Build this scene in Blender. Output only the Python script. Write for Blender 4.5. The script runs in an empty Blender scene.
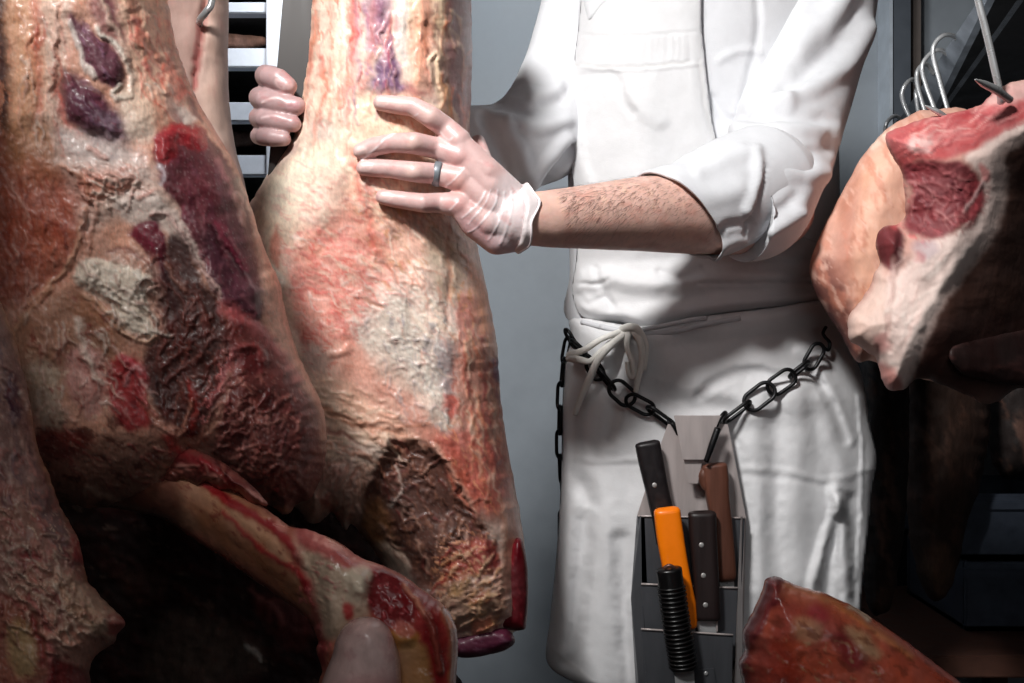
import bpy, bmesh, math, random
import numpy as np
from mathutils import Vector, Matrix
random.seed(7)
SC = bpy.context.scene
COL = SC.collection
F = 1000.0; CX = 512.0; CY = 341.5; CZ = 1.05
def W(px, py, Y):
    return Vector(((px-CX)/F*Y, Y, CZ-(py-CY)/F*Y))
def lin(c):
    c = np.array(c, dtype=float)/255.0
    return np.where(c <= 0.04045, c/12.92, ((c+0.055)/1.055)**2.4)
def sm(x):
    x = np.clip(x, 0, 1); return x*x*(3-2*x)
# ---------- vectorised gradient noise
def _h(ix, iy, seed):
    n = (ix.astype(np.int64)*374761393 + iy.astype(np.int64)*668265263 + seed*1442695041) & 0x7fffffff
    n = ((n ^ (n >> 13))*1274126177) & 0x7fffffff
    n = n ^ (n >> 16)
    return (n & 0xffff)/65535.0*2*math.pi
def perlin(x, y, seed=0):
    x0 = np.floor(x); y0 = np.floor(y); fx = x-x0; fy = y-y0
    def g(ix, iy, dx, dy):
        a = _h(ix, iy, seed); return np.cos(a)*dx+np.sin(a)*dy
    u = fx*fx*fx*(fx*(fx*6-15)+10); v = fy*fy*fy*(fy*(fy*6-15)+10)
    n00 = g(x0, y0, fx, fy); n10 = g(x0+1, y0, fx-1, fy); n01 = g(x0, y0+1, fx, fy-1); n11 = g(x0+1, y0+1, fx-1, fy-1)
    return ((n00*(1-u)+n10*u)*(1-v)+(n01*(1-u)+n11*u)*v)*1.5
def fbm(x, y, octv=4, seed=0, gain=0.5):
    s = 0; a = 1; t = 0
    for k in range(octv):
        s = s+a*perlin(x*2**k+k*17.3, y*2**k-k*9.1, seed+k*31); t += a; a *= gain
    return s/t
def ridged(x, y, octv=3, seed=0):
    s = 0; a = 1; t = 0
    for k in range(octv):
        s = s+a*(1-np.abs(perlin(x*2**k+k*7.7, y*2**k+k*3.3, seed+k*13))*2); t += a; a *= 0.5
    return s/t
# ---------- 2D geometry in photo pixels
def crom(pts, n=8, closed=True):
    P = [np.array(p, float) for p in pts]; out = []; N = len(P)
    rng = range(N) if closed else range(N-1)
    for i in rng:
        if closed: a, b, c, d = P[i-1], P[i], P[(i+1) % N], P[(i+2) % N]
        else: a, b, c, d = P[max(i-1, 0)], P[i], P[i+1], P[min(i+2, N-1)]
        for k in range(n):
            t = k/n
            out.append(0.5*((2*b)+(c-a)*t+(2*a-5*b+4*c-d)*t*t+(3*b-a-3*c+d)*t**3))
    if not closed: out.append(P[-1])
    return np.array(out)
def segdist(px, py, poly, closed=True):
    """distance, t-along (0..1), nearest point"""
    P = np.asarray(poly, float)
    A = P if closed else P[:-1]; B = np.roll(P, -1, 0) if closed else P[1:]
    best = np.full(px.shape, 1e18); bt = np.zeros(px.shape); bx = np.zeros(px.shape); by = np.zeros(px.shape); n = len(A)
    for i in range(n):
        ax, ay = A[i]; bx_, by_ = B[i]; dx = bx_-ax; dy = by_-ay; L = dx*dx+dy*dy+1e-12
        t = np.clip(((px-ax)*dx+(py-ay)*dy)/L, 0, 1); qx = ax+t*dx; qy = ay+t*dy
        d = (px-qx)**2+(py-qy)**2; m = d < best
        best = np.where(m, d, best); bt = np.where(m, (i+t)/n, bt); bx = np.where(m, qx, bx); by = np.where(m, qy, by)
    return np.sqrt(best), bt, bx, by
def inside(px, py, poly):
    P = np.asarray(poly, float); r = np.zeros(px.shape, bool); j = len(P)-1
    for i in range(len(P)):
        xi, yi = P[i]; xj, yj = P[j]
        if yi != yj:
            c = ((yi > py) != (yj > py)) & (px < (xj-xi)*(py-yi)/(yj-yi)+xi); r ^= c
        j = i
    return r
# ---------- feature painter: pattern and relief of a surface, in photo pixels
def paint(px, py, feats, base, warp=3.0, seed=1):
    N = len(px); col = np.tile(lin(base), (N, 1)); dh = np.zeros(N)
    wx = px+warp*(fbm(px/14, py/14, 3, seed)*1.6+0.6*fbm(px/45, py/45, 2, seed+5))
    wy = py+warp*(fbm(px/14, py/14, 3, seed+50)*1.6+0.6*fbm(px/45, py/45, 2, seed+55))
    for f in feats:
        k = f[0]
        if k == 'p':      # polygon: pts, colour, soft, opacity, mm
            _, pts, c, soft, op, h = f
            P = np.array(pts, float)
            m0 = (wx > P[:, 0].min()-soft-2) & (wx < P[:, 0].max()+soft+2) & (wy > P[:, 1].min()-soft-2) & (wy < P[:, 1].max()+soft+2)
            if not m0.any(): continue
            x = wx[m0]; y = wy[m0]
            if len(P) > 3: P = crom(P, 4)
            d = segdist(x, y, P)[0]; ins = inside(x, y, P); sd = np.where(ins, d, -d)
            m = sm(sd/(2*soft)+0.5)
            hh = sm(np.clip(sd/(soft*1.5+6), 0, 1))
        elif k == 'l':    # stroke: pts, width or (w0,w1), colour, soft, opacity, mm
            _, pts, w, c, soft, op, h = f
            P = np.array(pts, float); w0, w1 = (w if isinstance(w, tuple) else (w, w)); wm = max(w0, w1)/2+soft+2
            m0 = (wx > P[:, 0].min()-wm) & (wx < P[:, 0].max()+wm) & (wy > P[:, 1].min()-wm) & (wy < P[:, 1].max()+wm)
            if not m0.any(): continue
            x = wx[m0]; y = wy[m0]
            if len(P) > 2: P = crom(P, 4, False)
            d, t = segdist(x, y, P, False)[:2]
            ww = (w0+(w1-w0)*t)/2
            m = sm((ww-d)/(2*soft)+0.5); hh = sm(1-d/(ww+soft))
        elif k == 'm':    # mottling: poly, colour, scale, angle(deg), stretch, threshold, opacity, mm
            _, pts, c, s, ang, st, th, op, h = f
            P = np.array(pts, float); m0 = (wx > P[:, 0].min()-10) & (wx < P[:, 0].max()+10) & (wy > P[:, 1].min()-10) & (wy < P[:, 1].max()+10)
            if not m0.any(): continue
            x = wx[m0]; y = wy[m0]; P = crom(P, 4) if len(P) > 3 else P
            d = segdist(x, y, P)[0]; ins = inside(x, y, P); sd = np.where(ins, d, -d)
            a = math.radians(ang); u = (x*math.cos(a)+y*math.sin(a))/(s*st); v = (-x*math.sin(a)+y*math.cos(a))/s
            n = fbm(u, v, 4, seed+int(s*7)+int(ang), 0.6)
            m = sm(sd/16+0.5)*sm((n-th)*4); hh = m*.6
        elif k == 'r':    # ridges/wrinkles: poly, colour, spacing, angle, stretch, opacity, mm
            _, pts, c, s, ang, st, op, h = f
            P = np.array(pts, float); m0 = (wx > P[:, 0].min()-10) & (wx < P[:, 0].max()+10) & (wy > P[:, 1].min()-10) & (wy < P[:, 1].max()+10)
            if not m0.any(): continue
            x = wx[m0]; y = wy[m0]; P = crom(P, 4) if len(P) > 3 else P
            d = segdist(x, y, P)[0]; ins = inside(x, y, P); sd = np.where(ins, d, -d)
            a = math.radians(ang); u = (x*math.cos(a)+y*math.sin(a))/(s*st); v = (-x*math.sin(a)+y*math.cos(a))/s
            n = ridged(u, v, 3, seed+int(s*5)+int(ang))
            m = sm(sd/12+0.5)*sm(n*1.3-0.3); hh = m
        if c is not None:
            a_ = (m*op)[:, None]; col[m0] = col[m0]*(1-a_)+lin(c)*a_
        if h: dh[m0] += hh*h*0.001
    return col, dh
def scatter(poly, n, L, ang, dang, cols, w, h, op=.6, seed=0):
    """many short wisps of sinew or fat inside a region"""
    rnd = random.Random(seed+n); P = np.array(poly, float); out = []
    while len(out) < n:
        x = rnd.uniform(P[:, 0].min(), P[:, 0].max()); y = rnd.uniform(P[:, 1].min(), P[:, 1].max())
        if not inside(np.array([x]), np.array([y]), P)[0]: continue
        a = math.radians(rnd.gauss(ang, dang)); l = L*rnd.uniform(.4, 1.4); b = rnd.uniform(-.35, .35)
        pts = [(x, y), (x+l*.5*math.cos(a+b), y+l*.5*math.sin(a+b)), (x+l*math.cos(a), y+l*math.sin(a))]
        out.append(('l', pts, (w*rnd.uniform(.5, 1.3), w*.3), rnd.choice(cols), rnd.uniform(1.0, 2.2), op*rnd.uniform(.5, 1.2), h*rnd.uniform(.3, 1.3)))
    return out
def link(name, me, mat=None, parent=None, label=None):
    o = bpy.data.objects.new(name, me); COL.objects.link(o)
    if mat: me.materials.append(mat)
    if parent is not None: o.parent = parent
    if label: o['label'] = label
    return o
def tag(o, label=None, cat=None, group=None, kind=None):
    if label: o['label'] = label
    if cat: o['category'] = cat
    if group: o['group'] = group
    if kind: o['kind'] = kind
    return o
def mesh(name, V, Fc, smooth=True, col=None):
    me = bpy.data.meshes.new(name); me.from_pydata([tuple(v) for v in V], [], [tuple(int(i) for i in f) for f in Fc])
    if smooth: me.shade_smooth()
    if col is not None: setcol(me, col)
    return me
def setcol(me, col):
    a = me.color_attributes.new('Col', 'FLOAT_COLOR', 'POINT')
    c = np.ones((len(me.vertices), 4)); c[:, :3] = np.clip(col, 0, 1); a.data.foreach_set('color', c.ravel())
def fixn(me):
    bm = bmesh.new(); bm.from_mesh(me); bmesh.ops.recalc_face_normals(bm, faces=bm.faces[:]); bm.to_mesh(me); bm.free()
DEPTH = {}
def relief(name, outline, Y0, T, R, Tb, feats, base, mat, step=2.0, parent=None, rough=(0.0015, 9), rag=0.0, warp=3.0, seed=1, smooth_outline=True, power=2.0, dk=1.0, fine=0.0, label=None, key=None, big=(0.006, 55)):
    """a closed solid whose outline and front are modelled; Y0 = depth of its rim (number or function)"""
    P = crom(outline, 6) if smooth_outline else np.array(outline, float)
    if rag:
        Q = []                      # densify, then fray
        for i in range(len(P)):
            a = P[i]; b = P[(i+1) % len(P)]; n = max(1, int(np.hypot(*(b-a))/4))
            for k in range(n): Q.append(a+(b-a)*k/n)
        Q = np.array(Q)
        Q[:, 0] += rag*fbm(Q[:, 0]/9, Q[:, 1]/9, 3, seed+3)*2; Q[:, 1] += rag*fbm(Q[:, 0]/9, Q[:, 1]/9, 3, seed+4)*2; P = Q
    x0, y0 = P.min(0)-step; x1, y1 = P.max(0)+step
    xs = np.arange(x0, x1+step, step); ys = np.arange(y0, y1+step, step)
    GX, GY = np.meshgrid(xs, ys); shp = GX.shape; gx = GX.ravel(); gy = GY.ravel()
    ins = inside(gx, gy, P); I = ins.reshape(shp)
    cell = I[:-1, :-1] | I[1:, :-1] | I[:-1, 1:] | I[1:, 1:]
    used = np.zeros(shp, bool)
    used[:-1, :-1] |= cell; used[1:, :-1] |= cell; used[:-1, 1:] |= cell; used[1:, 1:] |= cell
    used = used.ravel(); idx = np.where(used)[0]
    x = gx[idx].copy(); y = gy[idx].copy(); inn = ins[idx]
    d, _, qx, qy = segdist(x, y, P)
    x[~inn] = qx[~inn]; y[~inn] = qy[~inn]; d[~inn] = 0
    t = np.clip(d/R, 0, 1); prof = (1-(1-t)**power)**(1/power)
    H = T*prof
    col, dh = paint(x, y, feats, base, warp, seed)
    edge = sm(d/9); dh = dh*dk
    if fine:      # short fibres and specks
        fn = fbm(x/2.6, y/7.0, 3, seed+71, .7); fb = fbm(x/1.9+y/9, y/4.2-x/8, 2, seed+72); col = col*(1+fine*fn*1.3)[:, None]; k = sm((fb-.28)*5)[:, None]*.35*min(1, fine*3); col = col*(1-k)+col*np.array([1.05, .55, .52])*k; k2 = sm((-fb-.3)*5)[:, None]*.3*min(1, fine*3); col = col*(1-k2)+(col*.6+.3)*k2*np.array([1, .93, .88]); dh = dh+fn*.0003
    nz = rough[0]*fbm(x/rough[1], y/rough[1], 4, seed+9, 0.6)*2+big[0]*fbm(x/big[1], y/big[1], 2, seed+19)
    H = H+(dh+nz)*edge
    yb = Y0(x, y) if callable(Y0) else np.full(len(x), float(Y0))
    Yf = yb-H; Yk = yb+Tb*prof
    def world(x, y, Y): return np.stack([(x-CX)/F*Y, Y, CZ-(y-CY)/F*Y], 1)
    front = world(x, y, Yf); inside_idx = np.where(inn)[0]
    back = world(x[inside_idx], y[inside_idx], Yk[inside_idx])
    fmap = -np.ones(len(gx), int); fmap[idx] = np.arange(len(idx))
    bmap = fmap.copy(); bmap[idx[inside_idx]] = len(idx)+np.arange(len(inside_idx))
    r, c = np.where(cell); w = shp[1]
    a = r*w+c; b = a+1; cc = a+w+1; dd = a+w
    ff = np.stack([fmap[a], fmap[dd], fmap[cc], fmap[b]], 1); fb = np.stack([bmap[a], bmap[b], bmap[cc], bmap[dd]], 1)
    same = (ff[:, 0] == fb[:, 0]) & (ff[:, 1] == fb[:, 3]) & (ff[:, 2] == fb[:, 2]) & (ff[:, 3] == fb[:, 1])
    V = np.vstack([front, back]); Fc = np.vstack([ff, fb[~same]])
    C = np.vstack([col, col[inside_idx]])
    me = bpy.data.meshes.new(name)
    me.vertices.add(len(V)); me.vertices.foreach_set('co', V.ravel())
    me.loops.add(Fc.size); me.loops.foreach_set('vertex_index', Fc.ravel().astype(np.int32))
    me.polygons.add(len(Fc)); me.polygons.foreach_set('loop_start', np.arange(0, Fc.size, 4, dtype=np.int32))
    me.update(calc_edges=True); me.validate(); me.shade_smooth()
    setcol(me, C)
    if key: DEPTH[key] = (x, y, Yf)
    return link(name, me, mat, parent, label)
def depth_at(key, px, py):
    x, y, Y = DEPTH[key]; i = np.argmin((x-px)**2+(y-py)**2); return float(Y[i])
# ---------- tubes and lofts
def ring_frame(pts):
    pts = [Vector(p) for p in pts]; fr = []; up = None
    for i, p in enumerate(pts):
        t = (pts[min(i+1, len(pts)-1)]-pts[max(i-1, 0)]).normalized()
        if up is None:
            up = Vector((0, 0, 1)) if abs(t.z) < 0.9 else Vector((0, -1, 0))
        n = (up-t*up.dot(t)).normalized(); b = t.cross(n); up = n; fr.append((p, t, n, b))
    return fr
def tube_data(pts, rad, seg=12, closed=False, caps=True, flat=1.0, rot=0.0):
    """pts world points, rad number or list; flat squashes across n"""
    n = len(pts); rad = [rad]*n if not hasattr(rad, '__len__') else rad
    if closed:
        pts = [Vector(p) for p in pts]; V = []; c = sum(pts, Vector())/n
        nrm = (pts[0]-c).cross(pts[n//4]-c).normalized()
        for i in range(n):
            t = (pts[(i+1) % n]-pts[i-1]).normalized(); bb = t.cross(nrm)
            for k in range(seg):
                a = 2*math.pi*k/seg; V.append(pts[i]+(nrm*math.cos(a)+bb*math.sin(a))*rad[i])
        Fc = [(i*seg+k, i*seg+(k+1) % seg, ((i+1) % n)*seg+(k+1) % seg, ((i+1) % n)*seg+k) for i in range(n) for k in range(seg)]
        return V, Fc
    V = []
    for i, (p, t, nn, b) in enumerate(ring_frame(pts)):
        for k in range(seg):
            a = 2*math.pi*k/seg+rot; V.append(p+(nn*math.cos(a)*flat+b*math.sin(a))*rad[i])
    Fc = [(i*seg+k, i*seg+(k+1) % seg, (i+1)*seg+(k+1) % seg, (i+1)*seg+k) for i in range(n-1) for k in range(seg)]
    if caps:
        Fc.append(tuple(range(seg))[::-1]); Fc.append(tuple((n-1)*seg+k for k in range(seg)))
    return V, Fc
def join(parts):
    V = []; Fc = []
    for v, f in parts:
        o = len(V); V += list(v); Fc += [tuple(i+o for i in q) for q in f]
    return V, Fc
def tube(name, pts, rad, mat, parent=None, seg=12, smooth_n=6, **k):
    if smooth_n: pts = [Vector(p) for p in crom([tuple(p) for p in pts], smooth_n, False)]
    if hasattr(rad, '__len__'):
        rad = list(np.interp(np.linspace(0, 1, len(pts)), np.linspace(0, 1, len(rad)), rad))
    V, Fc = tube_data(pts, rad, seg, **k); me = mesh(name, V, Fc); fixn(me)
    return link(name, me, mat, parent)
def box_data(a, b):
    (x0, y0, z0), (x1, y1, z1) = a, b
    V = [Vector(p) for p in [(x0, y0, z0), (x1, y0, z0), (x1, y1, z0), (x0, y1, z0), (x0, y0, z1), (x1, y0, z1), (x1, y1, z1), (x0, y1, z1)]]
    return V, [(0, 3, 2, 1), (4, 5, 6, 7), (0, 1, 5, 4), (1, 2, 6, 5), (2, 3, 7, 6), (3, 0, 4, 7)]
def prism_data(front, back):
    n = len(front); V = list(front)+list(back)
    return V, [tuple(range(n)), tuple(range(2*n-1, n-1, -1))]+[(i, n+i, n+(i+1) % n, (i+1) % n) for i in range(n)]
def solid(name, parts, mat, parent=None, bev=0.0, smooth=False, label=None):
    V, Fc = join(parts); me = mesh(name, V, Fc, smooth); fixn(me)
    if bev:
        bm = bmesh.new(); bm.from_mesh(me)
        bmesh.ops.bevel(bm, geom=bm.edges[:], offset=bev, segments=2, affect='EDGES', clamp_overlap=True); bm.to_mesh(me); bm.free()
    return link(name, me, mat, parent, label)
def plate_data(pts_px, Y, th):
    """flat sheet standing at depth Y (number, or one per corner)"""
    Ys = Y if hasattr(Y, '__len__') else [Y]*len(pts_px)
    fr = [W(x, y, q) for (x, y), q in zip(pts_px, Ys)]; return prism_data(fr, [v+Vector((0, th, 0)) for v in fr])
def cone_ball(a, b, ra, rb, seg=20):
    """tapered capsule as closed mesh"""
    a = Vector(a); b = Vector(b); t = (b-a); L = t.length
    if L < 1e-6: t = Vector((0, 0, 1)); L = 1e-6
    t = t/L; up = Vector((0, 0, 1)) if abs(t.z) < 0.9 else Vector((0, 1, 0)); n = (up-t*up.dot(t)).normalized(); bb = t.cross(n)
    rings = []
    for k in range(1, 7):
        th = math.pi/2*(1-k/6.0); rings.append((a-t*ra*math.sin(th), ra*math.cos(th)))
    for k in range(0, 6):
        th = math.pi/2*(k/6.0); rings.append((b+t*rb*math.sin(th), rb*math.cos(th)))
    V = [a-t*ra]
    for p, r in rings:
        for k in range(seg):
            q = 2*math.pi*k/seg; V.append(p+(n*math.cos(q)+bb*math.sin(q))*r)
    V.append(b+t*rb); m = len(rings); Fc = []
    for k in range(seg):
        Fc.append((0, 1+(k+1) % seg, 1+k)); Fc.append((len(V)-1, 1+(m-1)*seg+k, 1+(m-1)*seg+(k+1) % seg))
    for i in range(m-1):
        for k in range(seg): Fc.append((1+i*seg+k, 1+i*seg+(k+1) % seg, 1+(i+1)*seg+(k+1) % seg, 1+(i+1)*seg+k))
    return V, Fc
def ellipsoid(c, r, seg=24, M=None):
    V = []; Fc = []; c = Vector(c)
    for i in range(seg//2+1):
        th = math.pi*i/(seg//2)
        for k in range(seg):
            ph = 2*math.pi*k/seg; v = Vector((r[0]*math.sin(th)*math.cos(ph), r[1]*math.sin(th)*math.sin(ph), r[2]*math.cos(th)))
            if M: v = M @ v
            V.append(c+v)
    for i in range(seg//2):
        for k in range(seg): Fc.append((i*seg+k, (i+1)*seg+k, (i+1)*seg+(k+1) % seg, i*seg+(k+1) % seg))
    return V, Fc
def remesh(parts, voxel, smooth=6):
    """one continuous skin over overlapping volumes"""
    V, Fc = join(parts); me = mesh('tmp', V, Fc)
    bm = bmesh.new(); bm.from_mesh(me); bmesh.ops.remove_doubles(bm, verts=bm.verts[:], dist=1e-6); bmesh.ops.recalc_face_normals(bm, faces=bm.faces[:]); bm.to_mesh(me); bm.free()
    o = bpy.data.objects.new('tmp', me); COL.objects.link(o)
    m = o.modifiers.new('r', 'REMESH'); m.mode = 'VOXEL'; m.voxel_size = voxel; m.use_smooth_shade = True
    if smooth:
        s = o.modifiers.new('s', 'SMOOTH'); s.factor = 0.5; s.iterations = smooth
    dg = bpy.context.evaluated_depsgraph_get(); out = bpy.data.meshes.new_from_object(o.evaluated_get(dg)); bpy.data.objects.remove(o)
    out.shade_smooth(); return out
def paint_mesh(me, feats, base, warp=1.0, seed=1, allsides=False, noise=None):
    """colour and relief on an existing mesh from features in photo pixels (near side only)"""
    n = len(me.vertices); co = np.empty(n*3); me.vertices.foreach_get('co', co); co = co.reshape(-1, 3)
    no = np.empty(n*3); me.vertices.foreach_get('normal', no); no = no.reshape(-1, 3)
    Y = co[:, 1]; px = co[:, 0]/Y*F+CX; py = CY-(co[:, 2]-CZ)/Y*F
    col, dh = paint(px, py, feats, base, warp, seed)
    view = co-np.array([0, 0, CZ]); view /= np.linalg.norm(view, axis=1)[:, None]
    w = sm(-(no*view).sum(1)*2.5+0.3)
    if noise is not None: dh = dh+noise(px, py, co)
    co = co+no*(dh*w)[:, None]; me.vertices.foreach_set('co', co.ravel()); me.update()
    b = lin(base)
    setcol(me, col*w[:, None]+b*(1-w[:, None]) if not allsides else col)
    return me
# ---------- materials
def newmat(name):
    m = bpy.data.materials.new(name); m.use_nodes = True; nt = m.node_tree; b = nt.nodes['Principled BSDF']; return m, nt, b
def N(nt, t, **k):
    n = nt.nodes.new(t)
    for a, v in k.items():
        if a in n.inputs: n.inputs[a].default_value = v
        else: setattr(n, a, v)
    return n
def noise_node(nt, scale, detail=4, rough=0.6, sc=(1, 1, 1), rot=(0, 0, 0)):
    tc = nt.nodes.new('ShaderNodeTexCoord'); mp = nt.nodes.new('ShaderNodeMapping'); mp.inputs['Scale'].default_value = sc; mp.inputs['Rotation'].default_value = rot
    nt.links.new(tc.outputs['Object'], mp.inputs['Vector']); n = nt.nodes.new('ShaderNodeTexNoise')
    n.inputs['Scale'].default_value = scale; n.inputs['Detail'].default_value = detail; n.inputs['Roughness'].default_value = rough
    nt.links.new(mp.outputs[0], n.inputs['Vector']); return n
def mr(nt, src, a, b, c, d):
    n = nt.nodes.new('ShaderNodeMapRange'); nt.links.new(src, n.inputs[0])
    for i, v in enumerate((a, b, c, d)): n.inputs[i+1].default_value = v
    return n.outputs[0]
def bump(nt, b, srcs):
    prev = None
    for s, dist, st in srcs:
        n = nt.nodes.new('ShaderNodeBump'); n.inputs['Distance'].default_value = dist; n.inputs['Strength'].default_value = st
        nt.links.new(s, n.inputs['Height'])
        if prev: nt.links.new(prev, n.inputs['Normal'])
        prev = n.outputs[0]
    nt.links.new(prev, b.inputs['Normal'])
def meat_mat(name, rlo=0.36, rhi=0.62, var=0.16, bumpd=0.0008, coat=0.12, attr=True, color=None):
    m, nt, b = newmat(name)
    n1 = noise_node(nt, 75, 6, 0.65, (1, 1, 0.45)); n2 = noise_node(nt, 420, 3, 0.6, (1, 1, 0.5)); n3 = noise_node(nt, 25, 4, 0.6)
    if attr:
        at = nt.nodes.new('ShaderNodeVertexColor'); at.layer_name = 'Col'; src = at.outputs[0]
    else:
        rgb = nt.nodes.new('ShaderNodeRGB'); rgb.outputs[0].default_value = (*lin(color), 1); src = rgb.outputs[0]
    hs = nt.nodes.new('ShaderNodeHueSaturation'); nt.links.new(src, hs.inputs['Color'])
    nt.links.new(mr(nt, n1.outputs[0], 0.3, 0.7, 1-var, 1+var), hs.inputs['Value'])
    nt.links.new(mr(nt, n3.outputs[0], 0.3, 0.7, 1.02, 0.9), hs.inputs['Saturation'])
    nt.links.new(hs.outputs[0], b.inputs['Base Color'])
    nt.links.new(mr(nt, n3.outputs[0], 0.35, 0.65, rlo, rhi), b.inputs['Roughness'])
    b.inputs['Coat Weight'].default_value = coat; b.inputs['Coat Roughness'].default_value = 0.15; b.inputs['Specular IOR Level'].default_value = 0.38
    bump(nt, b, [(n1.outputs[0], bumpd, 0.9), (n2.outputs[0], bumpd*0.25, 0.8)])
    return m
def cloth_mat(name, color=(206, 207, 211), attr=False):
    m, nt, b = newmat(name)
    n1 = noise_node(nt, 40, 4, 0.6); n2 = noise_node(nt, 900, 2, 0.5, (1, 1, 0.6)); w = noise_node(nt, 900, 2, 0.5, (0.15, 1, 1.6))
    if attr:
        at = nt.nodes.new('ShaderNodeVertexColor'); at.layer_name = 'Col'; src = at.outputs[0]
    else:
        rgb = nt.nodes.new('ShaderNodeRGB'); rgb.outputs[0].default_value = (*lin(color), 1); src = rgb.outputs[0]
    hs = nt.nodes.new('ShaderNodeHueSaturation'); nt.links.new(src, hs.inputs['Color'])
    nt.links.new(mr(nt, n1.outputs[0], 0.3, 0.7, 0.83, 0.89), hs.inputs['Value']); nt.links.new(hs.outputs[0], b.inputs['Base Color'])
    b.inputs['Roughness'].default_value = 0.85; b.inputs['Sheen Weight'].default_value = 0.15; b.inputs['Specular IOR Level'].default_value = 0.2
    bump(nt, b, [(n1.outputs[0], 0.0012, 0.5), (n2.outputs[0], 0.0003, 0.5), (w.outputs[0], 0.0003, 0.5)])
    return m
def plain_mat(name, color, rough=0.5, metal=0.0, scale=60, bd=0.0004, var=0.12, sc=(1, 1, 1), coat=0.0):
    m, nt, b = newmat(name); n1 = noise_node(nt, scale, 5, 0.6, sc)
    rgb = nt.nodes.new('ShaderNodeRGB'); rgb.outputs[0].default_value = (*lin(color), 1)
    hs = nt.nodes.new('ShaderNodeHueSaturation'); nt.links.new(rgb.outputs[0], hs.inputs['Color'])
    nt.links.new(mr(nt, n1.outputs[0], 0.3, 0.7, 1-var, 1+var), hs.inputs['Value']); nt.links.new(hs.outputs[0], b.inputs['Base Color'])
    b.inputs['Metallic'].default_value = metal; b.inputs['Coat Weight'].default_value = coat
    nt.links.new(mr(nt, n1.outputs[0], 0.3, 0.7, rough*0.85, min(1, rough*1.2)), b.inputs['Roughness'])
    if bd: bump(nt, b, [(n1.outputs[0], bd, 0.6)])
    return m
MEAT = meat_mat('raw_beef'); FATM = meat_mat('fat_and_skin', 0.52, 0.7, 0.1, 0.0006, 0.0)
WET = meat_mat('wet_bone', 0.22, 0.42, 0.13, 0.0006, 0.35)
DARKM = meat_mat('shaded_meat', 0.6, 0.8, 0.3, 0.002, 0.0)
CLOTH = cloth_mat('white_cotton'); CLOTHP = cloth_mat('white_cotton_dyed', attr=True)
STEEL = plain_mat('brushed_steel', (185, 188, 192), 0.3, 1.0, 90, 0.0002, 0.1, (1, 1, 0.06))
CHROME = plain_mat('polished_steel', (190, 191, 192), 0.28, 0.5, 40, 0, 0.05)
IRON = plain_mat('black_iron', (24, 24, 26), 0.38, 0.6, 200, 0.0002, 0.2)
BLACK = plain_mat('black_plastic', (14, 13, 14), 0.32, 0, 200, 0.0001, 0.15)
# ---------- camera, light, room
cd = bpy.data.cameras.new('camera'); cam = bpy.data.objects.new('camera', cd); COL.objects.link(cam)
cam.location = (0, 0, CZ); cam.rotation_euler = (math.pi/2, 0, 0); cd.sensor_width = 36; cd.lens = F/1024*36; cd.clip_start = 0.02
SC.camera = cam
cd.dof.use_dof = False; cd.dof.focus_distance = 1.08; cd.dof.aperture_fstop = 16
SC.view_settings.view_transform = 'Standard'; SC.view_settings.look = 'None'; SC.view_settings.exposure = 0
wd = bpy.data.worlds.new('world'); SC.world = wd; wd.use_nodes = True
wd.node_tree.nodes['Background'].inputs[0].default_value = (0.72, 0.8, 0.95, 1); wd.node_tree.nodes['Background'].inputs[1].default_value = 0.045
def lamp(name, kind, loc, target, energy, color=(1, 1, 1), **k):
    l = bpy.data.lights.new(name, kind); l.energy = energy; l.color = color
    for a, v in k.items(): setattr(l, a, v)
    o = bpy.data.objects.new(name, l); COL.objects.link(o); o.location = loc
    o.rotation_euler = (Vector(target)-Vector(loc)).to_track_quat('-Z', 'Y').to_euler(); return o
lamp('key_spot', 'SPOT', (-0.63, -0.22, 2.38), (0.08, 1.2, 1.49), 258, (1, 0.985, 0.965), spot_size=math.radians(51), spot_blend=1.0, shadow_soft_size=0.15)
lamp('wall_fill', 'SPOT', (0.0, 1.6, 2.6), (0.0, 2.4, 1.78), 66, (0.93, 0.97, 1), spot_size=math.radians(58), spot_blend=1.0, shadow_soft_size=0.25)  # added light to brighten the back wall, not a real fitting
lamp('fill', 'AREA', (0.5, -0.9, 1.5), (0.2, 1.3, 1.1), 2.8, (0.95, 0.97, 1), size=1.1)
lamp('rail_fill', 'SPOT', (0.15, 1.5, 2.1), (0.99, 2.2, 1.75), 19, (1, 1, 1), spot_size=math.radians(55), spot_blend=0.9, shadow_soft_size=0.12)  # helper light for the upper-right wall and rail, no fixture there
lamp('low_fill', 'SPOT', (-0.15, -0.45, 1.95), (-0.02, 0.78, 0.72), 11, (1, 0.98, 0.95), spot_size=math.radians(48), spot_blend=1.0, shadow_soft_size=0.15)  # added light to lift the leg bone and lower meat
lamp('rail_face_fill', 'SPOT', (0.36, 1.62, 1.36), (0.80, 1.75, 1.62), 9, (1, 1, 1), spot_size=math.radians(75), spot_blend=1.0, shadow_soft_size=0.1)  # unseen light hidden behind the butcher, added to brighten the rail face
lamp('rack_fill', 'SPOT', (-0.2, 1.45, 2.05), (-0.5, 1.85, 1.35), 34, (0.92, 0.96, 1), spot_size=math.radians(80), spot_blend=1.0, shadow_soft_size=0.1)  # added light so the shelf fronts show, no such source in the room
WALLM = plain_mat('painted_steel_wall', (134, 141, 148), 0.55, 0.0, 14, 0.0006, 0.06)
DWALL = plain_mat('grey_wall_side', (70, 74, 80), 0.6, 0, 12, 0.0006, 0.08)
FLOORM = plain_mat('floor_tiles', (72, 60, 52), 0.5, 0, 20, 0.001, 0.2)
def struct(name, parts, mat, parent=None, bev=0):
    o = solid(name, parts, mat, parent, bev)
    if parent is None: o['kind'] = 'structure'
    return o
struct('floor', [box_data((-2.2, -1.6, -0.1), (2.2, 2.5, 0))], FLOORM)
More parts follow.
